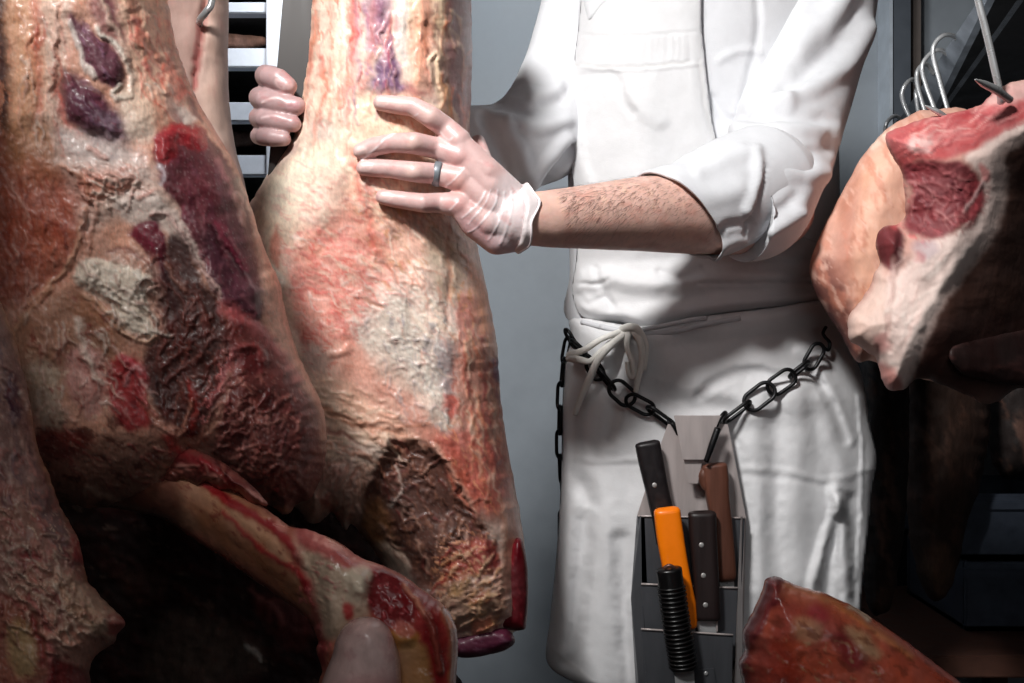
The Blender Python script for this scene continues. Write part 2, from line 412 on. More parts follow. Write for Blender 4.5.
struct('ceiling', [box_data((-2.2, -1.6, 2.8), (2.2, 2.5, 2.9))], DWALL)
struct('wall_back', [box_data((-2.2, 2.4, 0), (2.2, 2.5, 2.8))], WALLM)
struct('wall_left', [box_data((-2.3, -1.6, 0), (-2.2, 2.5, 2.8))], DWALL)
struct('wall_right', [box_data((2.2, -1.6, 0), (2.3, 2.5, 2.8))], DWALL)
struct('wall_front', [box_data((-2.2, -1.7, 0), (2.2, -1.6, 2.8))], DWALL)
# upright steel strip and panel edge on the back wall, right
TRIM = plain_mat('painted_trim', (84, 90, 98), 0.4, 0.2, 20, 0.0003, 0.08)
TRIMB = plain_mat('brown_seal', (88, 80, 76), 0.7, 0, 20, 0.0003, 0.1)
EDGE = plain_mat('bright_edge', (190, 200, 210), 0.35, 0.3, 30, 0, 0.1)
def px_x(px, Y): return (px-CX)/F*Y
struct('trim_1', [box_data((px_x(892, 2.34), 2.33, 0), (px_x(909, 2.34), 2.4, 2.8))], TRIM)
struct('trim_2', [box_data((px_x(889, 2.33), 2.325, 0), (px_x(892, 2.33), 2.4, 2.8))], EDGE)
struct('trim_3', [box_data((px_x(909, 2.36), 2.36, 0), (px_x(921, 2.36), 2.4, 2.8))], TRIMB)
struct('baseboard_back', [box_data((-2.2, 2.38, 0), (2.2, 2.4, 0.12))], DWALL)
# ---------- left: shelving rack, cured sausages, steel post
def world_bar(x0, x1, y0, y1, Y, th):
    return box_data((px_x(x0, Y), Y, CZ-(y1-CY)/F*Y), (px_x(x1, Y), Y+th, CZ-(y0-CY)/F*Y))
RACKM = plain_mat('rack_metal', (206, 212, 222), 0.4, 0.15, 60, 0.0003, 0.06)
RACKD = plain_mat('rack_inside_shade', (26, 22, 20), 0.7, 0, 30, 0.001, 0.3)  # near-black colour stands for the shade inside the rack
rack = bpy.data.objects.new('shelving_rack', None); COL.objects.link(rack); rack.location = (px_x(240, 1.8), 1.8, 0)
tag(rack, 'pale metal rack with thick shelf fronts behind the carcasses at upper left', 'rack')
def wp(o, parent):
    o.parent = parent; o.matrix_parent_inverse = Matrix.Translation(-Vector(parent.location)); return o
sh = [(-46, -20), (2, 13), (48, 67), (102, 121), (155, 175), (210, 228), (265, 284), (322, 342)]
for a, b in sh:
    s = solid('shelf_front', [world_bar(120, 272, a, b, 1.80, 0.03)], RACKM, None, 0.002); wp(s, rack)
    z_ = CZ-(a-CY)/F*1.8; t_ = solid('shelf', [box_data((px_x(120, 1.8), 1.83, z_-.018), (px_x(272, 1.8), 2.2, z_-.008))], RACKD); wp(t_, rack)
wp(solid('back_panel', [world_bar(120, 290, -60, 640, 2.2, 0.02)], RACKD), rack)
for x0, x1, Y in ((266, 286, 1.79), (112, 124, 1.79), (268, 286, 2.17), (112, 124, 2.17)):
    z1 = CZ-(-60-CY)/F*1.8
    wp(solid('upright', [box_data((px_x(x0, 1.79), Y, 0), (px_x(x1, 1.79), Y+0.03, z1))], RACKM if Y < 2 else RACKD, None, 0.002), rack)
SAUS = meat_mat('cured_sausage', 0.5, 0.8, 0.35, 0.004, 0.0, False, (190, 140, 118))
SAUS2 = meat_mat('cured_sausage_dark', 0.5, 0.8, 0.35, 0.004, 0.0, False, (72, 52, 44))
def sausage(x0, x1, y, r, Y, m, label):
    pts = [(x0, y+1, Y), ((x0*2+x1)/3, y-1, Y), ((x0+2*x1)/3, y+1, Y), (x1, y, Y)]
    P = [W(*p) for p in pts]; V, Fc = [], []
    n = 26; Q = crom([tuple(p) for p in P], 9, False); rr = [r*(math.sin(math.pi*min(1, max(0.02, i/(len(Q)-1))))**0.35+0.03*math.sin(i*1.3)) for i in range(len(Q))]
    V, Fc = tube_data([Vector(q) for q in Q], rr, 16); me = mesh('s', V, Fc); fixn(me); me.name = 'cured_sausage'
    tag(link('cured_sausage', me, m), label, 'sausage', 'cured sausages lying on the rack')
sausage(196, 267, 41, 0.0135, 1.86, SAUS, 'rough brown cured sausage lying on the rack, the pale upper one')
sausage(196, 262, 138, 0.0165, 1.88, SAUS2, 'dark cured sausage lying on the rack beside the fingertips of the gripping hand')
post_m = plain_mat('dull_steel', (44, 41, 40), 0.45, 0.3, 50, 0.0002, 0.12, (1, 1, 0.1))
po = solid('steel_post', [prism_data([W(288, -70, 1.115), W(345, -70, 1.115), W(322, 330, 1.115), W(254, 330, 1.115)], [W(288, -70, 1.115)+Vector((0, .03, 0)), W(345, -70, 1.115)+Vector((0, .03, 0)), W(322, 330, 1.115)+Vector((0, .03, 0)), W(254, 330, 1.115)+Vector((0, .03, 0))])], post_m, None, 0.003)
tag(po, 'slanting dull steel post gripped by the gloved fingers at the left', 'post')
# ---------- front left beef carcass
OUT1 = [(-90,-90),(20,-95),(120,-92),(160,-60),(168,0),(178,50),(195,95),(215,130),(238,170),(252,210),(265,250),(280,285),(290,330),(305,370),(322,405),(327,440),(322,475),(312,497),(298,503),(286,515),(270,506),(240,500),(215,492),(190,500),(165,515),(140,507),(118,505),(100,507),(84,508),(60,502),(30,505),(-20,500),(-90,480)]
F1 = [
 # upper left
 ('p',[(-90,-90),(14,-90),(12,20),(16,120),(6,170),(-90,200)],(60,30,30),8,.95,-6),
 ('p',[(8,-90),(60,-90),(62,60),(58,130),(30,150),(14,120)],(226,168,130),8,.9,2),
 ('m',[(0,-90),(60,-90),(62,160),(0,160)],(206,132,98),9,88,4,.05,.7,1),
 ('l',[(34,-60),(36,20),(38,60),(40,100),(34,130)],(12,5),(190,76,58),4,.8,-2),
 ('l',[(22,-40),(20,40),(24,110),(20,150)],(5,9),(196,140,96),5,.5,1),
 ('p',[(40,-90),(66,-90),(68,40),(60,90),(62,125),(48,130),(43,60)],(232,205,190),6,.9,4),
 ('l',[(57,-40),(60,30),(58,70)],3,(215,130,110),3,.6,-1),
 ('p',[(100,-90),(170,-90),(190,95),(170,125),(140,130),(120,95),(128,60),(110,20)],(232,190,165),10,.8,3),
 # violet streaks at the top
 ('p',[(74,-90),(104,-90),(116,0),(128,40),(122,62),(108,40),(94,22),(86,-10)],(150,95,95),5,.8,1),
 ('l',[(92,-60),(104,5),(118,35),(128,60)],4,(225,190,170),3,.9,2),
 ('l',[(98,-30),(112,12),(126,42)],3,(120,60,75),3,.8,0),
 ('p',[(68,12),(84,26),(100,36),(112,45),(122,60),(124,82),(114,88),(98,80),(88,66),(76,46)],(104,54,72),4,.96,8),
 ('m',[(68,12),(112,45),(124,82),(98,80)],(150,105,130),7,60,3,.1,.6,0),
 ('l',[(70,24),(77,45),(82,60),(92,76)],(5,7),(226,210,200),3,.95,4),
 ('l',[(96,28),(116,44),(128,66),(132,88),(124,98),(114,95),(120,86)],(4,5),(232,222,208),2.5,.9,4),
 ('p',[(62,68),(74,76),(90,86),(104,97),(116,112),(124,130),(118,140),(100,140),(82,132),(66,116),(56,98)],(88,40,60),5,.97,10),
 ('p',[(96,110),(122,118),(130,140),(110,150),(88,140)],(122,98,112),9,.8,2),
 ('m',[(56,68),(116,100),(120,140),(62,118)],(128,66,82),8,50,3,.08,.7,0),
 ('l',[(52,70),(60,100),(66,120),(80,136)],(4,3),(210,60,60),3,.6,-1),
 ('p',[(56,128),(90,142),(130,150),(140,170),(100,168),(60,160)],(206,196,192),9,.75,2),
 ('m',[(52,130),(130,140),(140,165),(60,165)],(120,105,120),10,20,3,.1,.7,0),
 ('p',[(118,92),(134,88),(148,100),(156,130),(148,140),(128,138),(120,112)],(224,204,186),8,.8,3),
 ('l',[(128,-60),(134,10),(146,38),(155,55),(172,72)],(11,8),(216,96,60),5,.75,-1),
 ('l',[(142,-40),(146,15),(152,45),(166,62),(168,90)],(7,5),(236,196,168),3,.8,4),
 ('m',[(140,0),(160,0),(175,80),(160,110)],(212,60,40),6,70,2.5,.1,.7,1),
 ('p',[(164,62),(176,64),(184,84),(186,96),(178,102),(170,88)],(214,42,34),4,.9,-1),
 ('m',[(150,50),(186,60),(190,110),(165,110)],(222,66,44),5,40,1.5,.05,.6,0),
 ('l',[(150,90),(158,110),(160,128)],6,(205,100,80),4,.7,0),
 ('p',[(166,98),(176,100),(186,118),(182,124),(170,118)],(158,120,122),3,.8,0),
 ('p',[(186,94),(198,112),(206,126),(198,122),(188,110)],(126,90,92),2,.8,0),
 ('p',[(176,104),(188,112),(196,122),(184,122)],(228,214,204),3,.8,2),
 # left middle, orange brown
 ('p',[(-90,150),(20,135),(60,150),(90,170),(96,200),(84,240),(60,280),(30,300),(-90,330)],(166,92,72),10,.9,2),
 ('p',[(10,120),(50,125),(66,150),(62,180),(30,190),(8,170)],(160,112,76),10,.7,0),
 ('m',[(-20,130),(90,160),(90,260),(-20,320)],(206,150,128),10,80,3,.12,.7,2),
 ('m',[(-20,200),(60,180),(50,280),(-20,300)],(134,52,42),9,80,4,.05,.7,-1),
 ('r',[(0,180),(80,170),(70,280),(0,310)],(200,130,100),12,78,4,.35,1.5),
 # fat band and rags
 ('p',[(60,160),(100,160),(140,160),(162,184),(180,205),(190,228),(176,232),(160,220),(120,218),(84,230),(74,200)],(216,184,168),8,.9,4),
 ('p',[(80,172),(110,166),(132,168),(136,184),(124,194),(104,200),(84,204)],(212,136,112),5,.8,5),
 ('r',[(76,168),(138,164),(140,200),(80,210)],(222,166,146),9,35,2.5,.4,3),
 ('l',[(88,148),(98,154),(108,158)],5,(216,132,110),2,.95,5),
 ('l',[(60,165),(72,172),(84,180),(90,200)],4,(226,160,130),2,.8,4),
 ('l',[(128,170),(136,182),(132,196)],5,(236,222,206),2,.8,3),
 ('l',[(84,210),(78,240),(70,262),(48,285),(24,305)],(5,4),(222,170,140),2.5,.85,5),
 ('l',[(98,205),(92,232),(88,252)],4,(210,150,130),2.5,.7,3),
 ('p',[(110,196),(150,192),(184,222),(200,250),(206,268),(184,250),(160,228),(130,224)],(228,208,196),4,.85,3),
 # dark-red flank muscle
 ('p',[(155,140),(164,128),(180,124),(200,128),(214,142),(230,160),(243,183),(250,206),(255,228),(261,255),(264,290),(262,320),(246,318),(230,310),(216,298),(206,276),(200,256),(190,236),(184,226),(178,208),(164,190),(156,168)],(98,38,50),3,.97,9),
 ('m',[(160,140),(240,180),(262,300),(220,300),(165,180)],(122,62,78),9,72,4,.1,.6,0),
 ('p',[(206,230),(232,240),(240,280),(262,292),(262,318),(232,314),(214,296),(206,262)],(84,48,62),6,.6,0),
 ('p',[(153,140),(162,127),(182,123),(202,128),(207,140),(204,152),(192,150),(180,143),(176,152),(166,166),(156,160)],(156,34,42),2.5,.95,6),
 ('m',[(153,140),(182,123),(205,140),(192,150),(160,164)],(200,80,84),6,20,2,.15,.55,0),
 ('l',[(158,168),(164,176),(160,184)],4,(205,190,196),2,.7,0),
 ('p',[(206,224),(214,228),(228,244),(240,258),(248,274),(246,280),(234,268),(220,250)],(70,18,32),2,.95,-8),
 ('p',[(214,222),(226,226),(242,252),(250,272),(244,270),(226,246)],(140,44,66),2,.8,3),
 ('l',[(218,162),(226,176),(232,190)],5,(190,120,126),3,.6,0),
 ('l',[(237,196),(241,208),(243,224)],(8,6),(222,172,160),2,.9,3),
 ('l',[(206,126),(222,148),(240,176),(250,204),(258,236),(264,262)],(4,5),(224,176,150),2,.9,3),
 ('l',[(150,214),(166,216),(180,232),(192,254),(204,272),(214,284),(220,300)],(4,4),(210,170,160),2,.85,4),
 ('r',[(166,214),(186,226),(222,296),(206,292)],(216,180,170),5,50,3,.6,2),
 ('p',[(246,272),(254,284),(264,290),(262,296),(248,286)],(170,130,132),2,.8,2),
 # magenta muscle
 ('p',[(132,226),(146,221),(158,222),(166,240),(168,262),(170,290),(160,286),(150,262),(142,246),(130,238)],(104,22,44),3,.97,5),
 ('m',[(132,226),(160,222),(170,285)],(150,50,76),6,70,3,.15,.5,0),
 # ruffled fat
 ('p',[(100,254),(134,246),(154,258),(162,282),(158,306),(162,332),(146,345),(124,342),(112,318),(94,300),(82,280)],(190,146,128),6,.7,2),
 ('p',[(74,270),(84,260),(98,256),(112,262),(130,266),(142,272),(152,280),(146,292),(150,304),(146,316),(158,330),(150,336),(136,332),(120,326),(114,308),(100,298),(84,290),(76,282)],(228,210,190),2.5,.97,8),
 ('r',[(74,262),(150,262),(156,334),(112,330),(80,290)],(240,228,212),14,55,1.6,.25,5),
 ('l',[(110,250),(128,250),(146,262),(158,284),(160,308)],4,(120,60,58),3,.6,-1),
 ('l',[(84,296),(104,308),(122,330),(140,342),(156,336)],(5,5),(226,180,150),2,.9,4),
 # dark brown centre
 ('p',[(168,236),(186,240),(204,280),(222,306),(232,340),(230,380),(214,412),(196,440),(170,430),(150,400),(142,368),(150,344),(164,330),(158,306),(160,288)],(58,26,27),6,.95,-2),
 ('m',[(160,250),(230,320),(220,420),(150,400)],(104,52,44),11,60,2.5,.05,.6,2),
 ('m',[(170,320),(240,330),(230,420),(170,420)],(150,84,70),7,50,2,.2,.6,1),
 ('l',[(166,262),(172,276),(184,290)],4,(150,96,80),2,.7,3),
 ('r',[(164,320),(240,330),(235,440),(165,430)],(120,50,46),13,120,2,.5,4),
 # right lobe
 ('p',[(226,312),(240,310),(262,324),(276,344),(292,372),(312,398),(330,430),(326,480),(305,506),(262,504),(230,494),(216,470),(214,440),(224,410),(230,370)],(112,44,44),6,.95,6),
 ('p',[(236,395),(262,380),(290,400),(306,430),(300,466),(266,480),(238,462),(228,430)],(84,38,36),10,.7,-5),
 ('m',[(220,350),(290,370),(325,430),(310,500),(220,480)],(168,98,88),8,40,2,.12,.7,3),
 ('r',[(230,400),(320,420),(318,500),(225,480)],(150,74,64),12,150,2,.4,4),
 ('l',[(226,308),(246,322),(264,336),(282,354),(298,380)],(16,6),(184,92,92),5,.75,4),
 ('l',[(238,348),(256,345),(264,354),(262,372)],(6,5),(160,66,64),3,.8,5),
 ('p',[(236,355),(250,348),(264,358),(262,372),(246,374)],(104,34,36),3,.8,2),
 ('l',[(232,352),(226,372),(220,388),(208,406)],(5,7),(166,76,78),4,.7,2),
 ('m',[(225,350),(236,360),(210,420),(196,410)],(216,120,116),5,120,2,.0,.8,1),
 ('l',[(146,404),(150,420),(166,428),(178,440),(186,418),(194,400)],4,(190,124,104),2,.8,5),
 ('l',[(136,388),(148,408),(158,416)],4,(176,96,84),2,.8,4),
 ('p',[(148,420),(176,424),(180,442),(164,444),(150,434)],(196,136,116),3,.85,3),
 ('l',[(188,384),(196,398),(192,426),(190,436)],4,(170,50,46),3,.8,0),
 # crimson patch
 ('p',[(108,362),(124,354),(140,360),(148,378),(142,400),(150,422),(126,430),(108,402),(104,382)],(164,26,36),5,.95,2),
 ('l',[(122,356),(134,364),(146,378)],(8,3),(210,70,80),3,.8,2),
 ('l',[(126,382),(134,366),(142,372)],5,(226,160,158),3,.8,3),
 ('m',[(106,358),(148,362),(146,430),(108,420)],(100,10,20),8,70,2,.15,.7,-1),
 # lower left fat
 ('p',[(10,330),(60,290),(84,296),(110,316),(124,340),(116,354),(104,370),(104,400),(80,402),(40,386),(14,366)],(168,116,88),8,.9,2),
 ('p',[(80,316),(100,330),(116,350),(104,360),(86,346)],(138,92,70),6,.7,-2),
 ('p',[(70,352),(86,342),(104,362),(104,400),(92,420),(76,404),(66,380)],(212,150,140),6,.85,3),
 ('l',[(78,322),(82,344),(90,364),(100,384)],(8,6),(228,204,186),4,.8,4),
 ('p',[(26,372),(44,360),(58,372),(60,400),(66,424),(50,430),(32,408)],(194,170,146),6,.8,3),
 ('m',[(20,300),(120,310),(110,440),(30,430)],(150,62,50),9,60,2,.18,.7,0),
 ('m',[(20,340),(110,340),(110,440),(30,430)],(226,190,160),6,80,2,.2,.6,2),
 ('l',[(52,286),(34,306),(18,326),(8,345)],(4,6),(206,150,116),3,.8,4),
 ('p',[(34,430),(70,428),(90,436),(86,452),(50,460),(30,448)],(120,30,30),6,.85,1),
 ('p',[(30,448),(90,440),(170,438),(220,440),(240,500),(-30,510)],(104,52,46),12,.7,0),
 ('p',[(90,440),(150,436),(168,460),(160,500),(110,505),(84,480)],(140,104,88),10,.6,2),
 ('m',[(30,420),(220,430),(230,505),(30,505)],(70,14,18),12,20,2,.1,.7,-1),
 ('m',[(60,440),(220,440),(230,500),(60,500)],(196,150,130),7,30,2.5,.25,.6,2),
 ('l',[(118,500),(100,494),(88,486),(84,494)],5,(196,160,140),2,.8,3),
 ('l',[(168,438),(186,460),(210,478),(240,494)],(8,6),(190,40,48),4,.7,2),
 ('r',[(225,455),(322,450),(312,505),(225,495)],(170,112,98),9,30,1.8,.6,4),
]
RT = (226,176,160); WH = (236,214,198); RD = (150,34,44); PK = (206,120,112); DK = (60,22,24); VI = (112,72,96)
F1 += [('p',[(10,-90),(60,-90),(60,120),(20,140),(10,60)],(236,176,140),10,.35,0),('p',[(120,-90),(168,-90),(184,60),(170,120),(140,120),(124,60)],(240,196,168),10,.45,0),('p',[(56,128),(140,150),(150,180),(100,176),(60,160)],(226,206,198),10,.5,0),('p',[(-20,170),(80,180),(70,250),(-10,290)],(182,84,62),16,.4,0),('p',[(226,130),(250,190),(262,240),(270,300),(262,300),(254,230),(240,180)],(236,190,166),3,.6,2)]
F1 += scatter([(20,10),(60,0),(66,120),(20,140)], 30, 34, 88, 10, [RT,WH,(200,90,70)], 4, 1.2, .5, 1)
F1 += scatter([(122,0),(165,0),(185,100),(150,125)], 40, 24, 68, 14, [WH,PK,(214,70,56)], 3.5, 1.6, .6, 2)
F1 += scatter([(64,72),(110,96),(118,130),(70,120)], 14, 22, 45, 10, [VI,(140,96,116),(76,30,48)], 3, 1, .6, 3)
F1 += scatter([(165,160),(240,190),(258,300),(215,290)], 34, 34, 66, 8, [(124,64,78),(84,30,44),(146,84,92)], 3, 1, .5, 4)
F1 += scatter([(0,170),(90,175),(70,270),(0,300)], 40, 30, 80, 20, [RT,(196,112,88),(122,46,38)], 3.5, 1.6, .5, 5)
F1 += scatter([(70,165),(140,165),(140,200),(80,215)], 40, 18, 30, 35, [WH,RT,(206,126,108)], 3.5, 2.2, .7, 6)
F1 += scatter([(78,262),(150,262),(156,330),(110,325)], 40, 16, 60, 40, [WH,(246,232,216),(196,156,140)], 4, 3.2, .7, 7)
F1 += scatter([(155,250),(225,320),(225,420),(150,420)], 60, 26, 110, 25, [(120,60,52),DK,(150,84,72)], 3.5, 2.6, .6, 8)
F1 += scatter([(225,370),(290,390),(325,440),(300,500),(225,490)], 90, 22, 125, 30, [(156,88,78),(82,30,30),(190,124,110),(126,44,46)], 3.5, 3, .65, 9)
F1 += scatter([(20,310),(120,330),(110,430),(40,430)], 60, 20, 75, 30, [WH,(150,60,52),RT], 3.5, 2.4, .5, 10)
F1 += scatter([(60,440),(220,445),(230,495),(60,495)], 60, 18, 20, 25, [(160,96,84),DK,RD], 3, 2, .55, 11)
F1 += scatter([(110,362),(146,362),(142,420),(115,410)], 16, 16, 70, 30, [(206,80,84),(100,10,20),(226,170,160)], 3, 2, .6, 12)
def Y1(x, y): return 0.90+0.00010*(x-150)+0*y
c1 = relief('beef_carcass', OUT1, Y1, 0.105, 95, 0.05, F1, (220,160,134), MEAT, 1.5, dk=.48, fine=.3, rough=(0.0005, 7), rag=0.9, warp=3.0, seed=11, key='c1', big=(0.005, 50))  # colours of the lower part are painted darker to carry its shade
tag(c1, 'large front beef carcass at left with dark red flank muscle and bare leg bone', 'carcass', None)
# leg bone with joint, hanging out to the right of the carcass foot
OUTB = [(84,470),(110,450),(150,452),(178,464),(221,485),(263,507),(290,526),(310,530),(340,543),(358,556),(384,566),(404,576),(420,588),(440,602),(453,618),(458,642),(456,683),(456,740),(420,760),(330,750),(318,690),(322,670),(316,650),(318,640),(306,618),(274,594),(238,569),(195,540),(160,518),(125,510),(90,502)]
FB = [
 ('p',[(100,450),(180,465),(200,500),(190,530),(150,515),(90,505)],(98,46,42),10,.95,0),
 ('p',[(150,470),(190,478),(222,488),(262,520),(300,552),(316,600),(306,610),(272,582),(240,560),(200,534),(164,512),(146,492)],(188,134,102),7,.95,3),
 ('p',[(84,460),(150,458),(178,474),(176,530),(90,520)],(104,58,46),12,.9,0),
 ('p',[(190,500),(240,535),(290,575),(312,606),(300,610),(262,580),(205,534)],(150,84,48),7,.6,-2),
 ('l',[(208,494),(240,516),(276,546),(298,580)],(9,5),(206,156,120),5,.6,1),
 ('l',[(178,470),(204,480),(226,500),(250,512),(276,530),(296,552),(306,566)],(12,9),(156,22,34),3,.95,3),
 ('l',[(186,468),(214,482),(240,498),(266,516)],(4,6),(190,130,90),3,.7,3),
 ('l',[(222,512),(246,534),(270,556),(296,572),(308,590)],(4,8),(168,30,40),3,.9,1),
 ('m',[(180,465),(310,540),(315,610),(190,510)],(120,14,24),6,40,3,.15,.6,0),
 ('l',[(300,560),(312,590),(320,622),(322,660)],(12,10),(176,38,50),5,.85,2),
 ('m',[(296,540),(330,560),(330,680),(300,620)],(226,110,110),5,80,2,.1,.8,2),
 ('p',[(298,528),(330,540),(360,556),(376,570),(372,596),(368,616),(350,626),(334,640),(322,628),(314,590),(300,560)],(214,186,160),6,.95,4),
 ('p',[(296,526),(316,528),(344,545),(372,562),(386,568),(380,580),(350,570),(320,556),(300,545)],(200,60,70),5,.8,3),
 ('m',[(300,528),(380,565),(370,600),(315,590)],(214,120,120),6,30,2,.12,.7,2),
 ('p',[(350,568),(366,566),(374,584),(368,602),(352,600),(344,584)],(232,212,186),4,.9,6),
 ('p',[(344,604),(352,604),(354,616),(346,620)],(196,30,40),3,.9,1),
 ('p',[(372,572),(392,570),(412,588),(420,608),(408,628),(392,632),(376,618),(368,604)],(124,16,28),4,.95,-3),
 ('m',[(370,572),(420,590),(410,630),(375,620)],(196,70,76),6,60,1.5,.1,.7,3),
 ('p',[(404,580),(424,592),(444,610),(454,640),(450,690),(430,690),(424,660),(414,630),(416,604)],(168,44,46),4,.9,2),
 ('l',[(404,584),(420,606),(434,630),(440,670)],(5,6),(226,150,120),3,.8,4),
 ('l',[(440,604),(450,626),(452,660),(450,700)],5,(206,140,100),3,.8,3),
 ('p',[(424,612),(438,620),(444,660),(436,690),(424,670)],(120,20,26),4,.8,-2),
 ('p',[(388,634),(400,628),(418,632),(416,646),(402,650),(390,646)],(176,116,48),3,.95,4),
 ('p',[(392,626),(404,622),(416,630),(410,636),(398,634)],(222,120,104),3,.8,4),
 ('p',[(398,650),(424,644),(432,690),(430,740),(400,740)],(176,130,80),5,.8,0),
]
bone = relief('leg_bone', OUTB, lambda x, y: np.interp(x, [90, 140, 190, 250, 330, 450], [0.915, 0.875, 0.845, 0.795, 0.735, 0.73]), 0.036, 32, 0.012, FB, (190,110,90), WET, 1.5, c1, (0.0004, 7), 0.6, 2.4, 21, big=(0.002, 30), label='bare yellowish leg bone streaked with red, ending in a torn knee joint')
FLAP = [(112,440),(150,440),(186,446),(218,460),(246,480),(268,504),(254,504),(240,494),(228,490),(216,488),(206,482),(196,486),(184,480),(170,484),(150,474),(124,476),(104,464)]
relief('torn_meat', FLAP, lambda x, y: np.interp(x, [106, 150, 200, 262], [0.872, 0.845, 0.812, 0.78]), 0.014, 14, 0.006, [('m',FLAP,(64,20,22),9,40,2,.0,.7,-2),('l',[(176,452),(216,470),(250,496)],(14,8),(136,30,38),5,.7,2)]+scatter(FLAP, 50, 18, 40, 25, [(150,84,72),(150,36,44),(60,18,20),(196,130,118)], 3.5, 2.5, .7, 14), (112,56,48), MEAT, 1.5, c1, (0.0006, 7), 1.0, 2.5, 77, big=(0.002, 25))
BALL = [(332,656),(336,640),(346,624),(360,617),(376,618),(388,627),(395,642),(400,660),(401,690),(396,730),(360,745),(326,735),(318,700),(324,676)]
relief('joint_cartilage', BALL, 0.688, 0.030, 32, 0.012, [('p',[(330,690),(400,680),(398,740),(330,740)],(196,120,120),12,.6,0),('m',[(325,640),(400,630),(400,740),(325,740)],(200,150,148),20,0,1,.1,.5,0)], (222,186,180), WET, 1.6, bone, (0.0002, 12), 0, 0.8, 5, big=(0.001, 30), label='smooth glossy white cartilage ball')
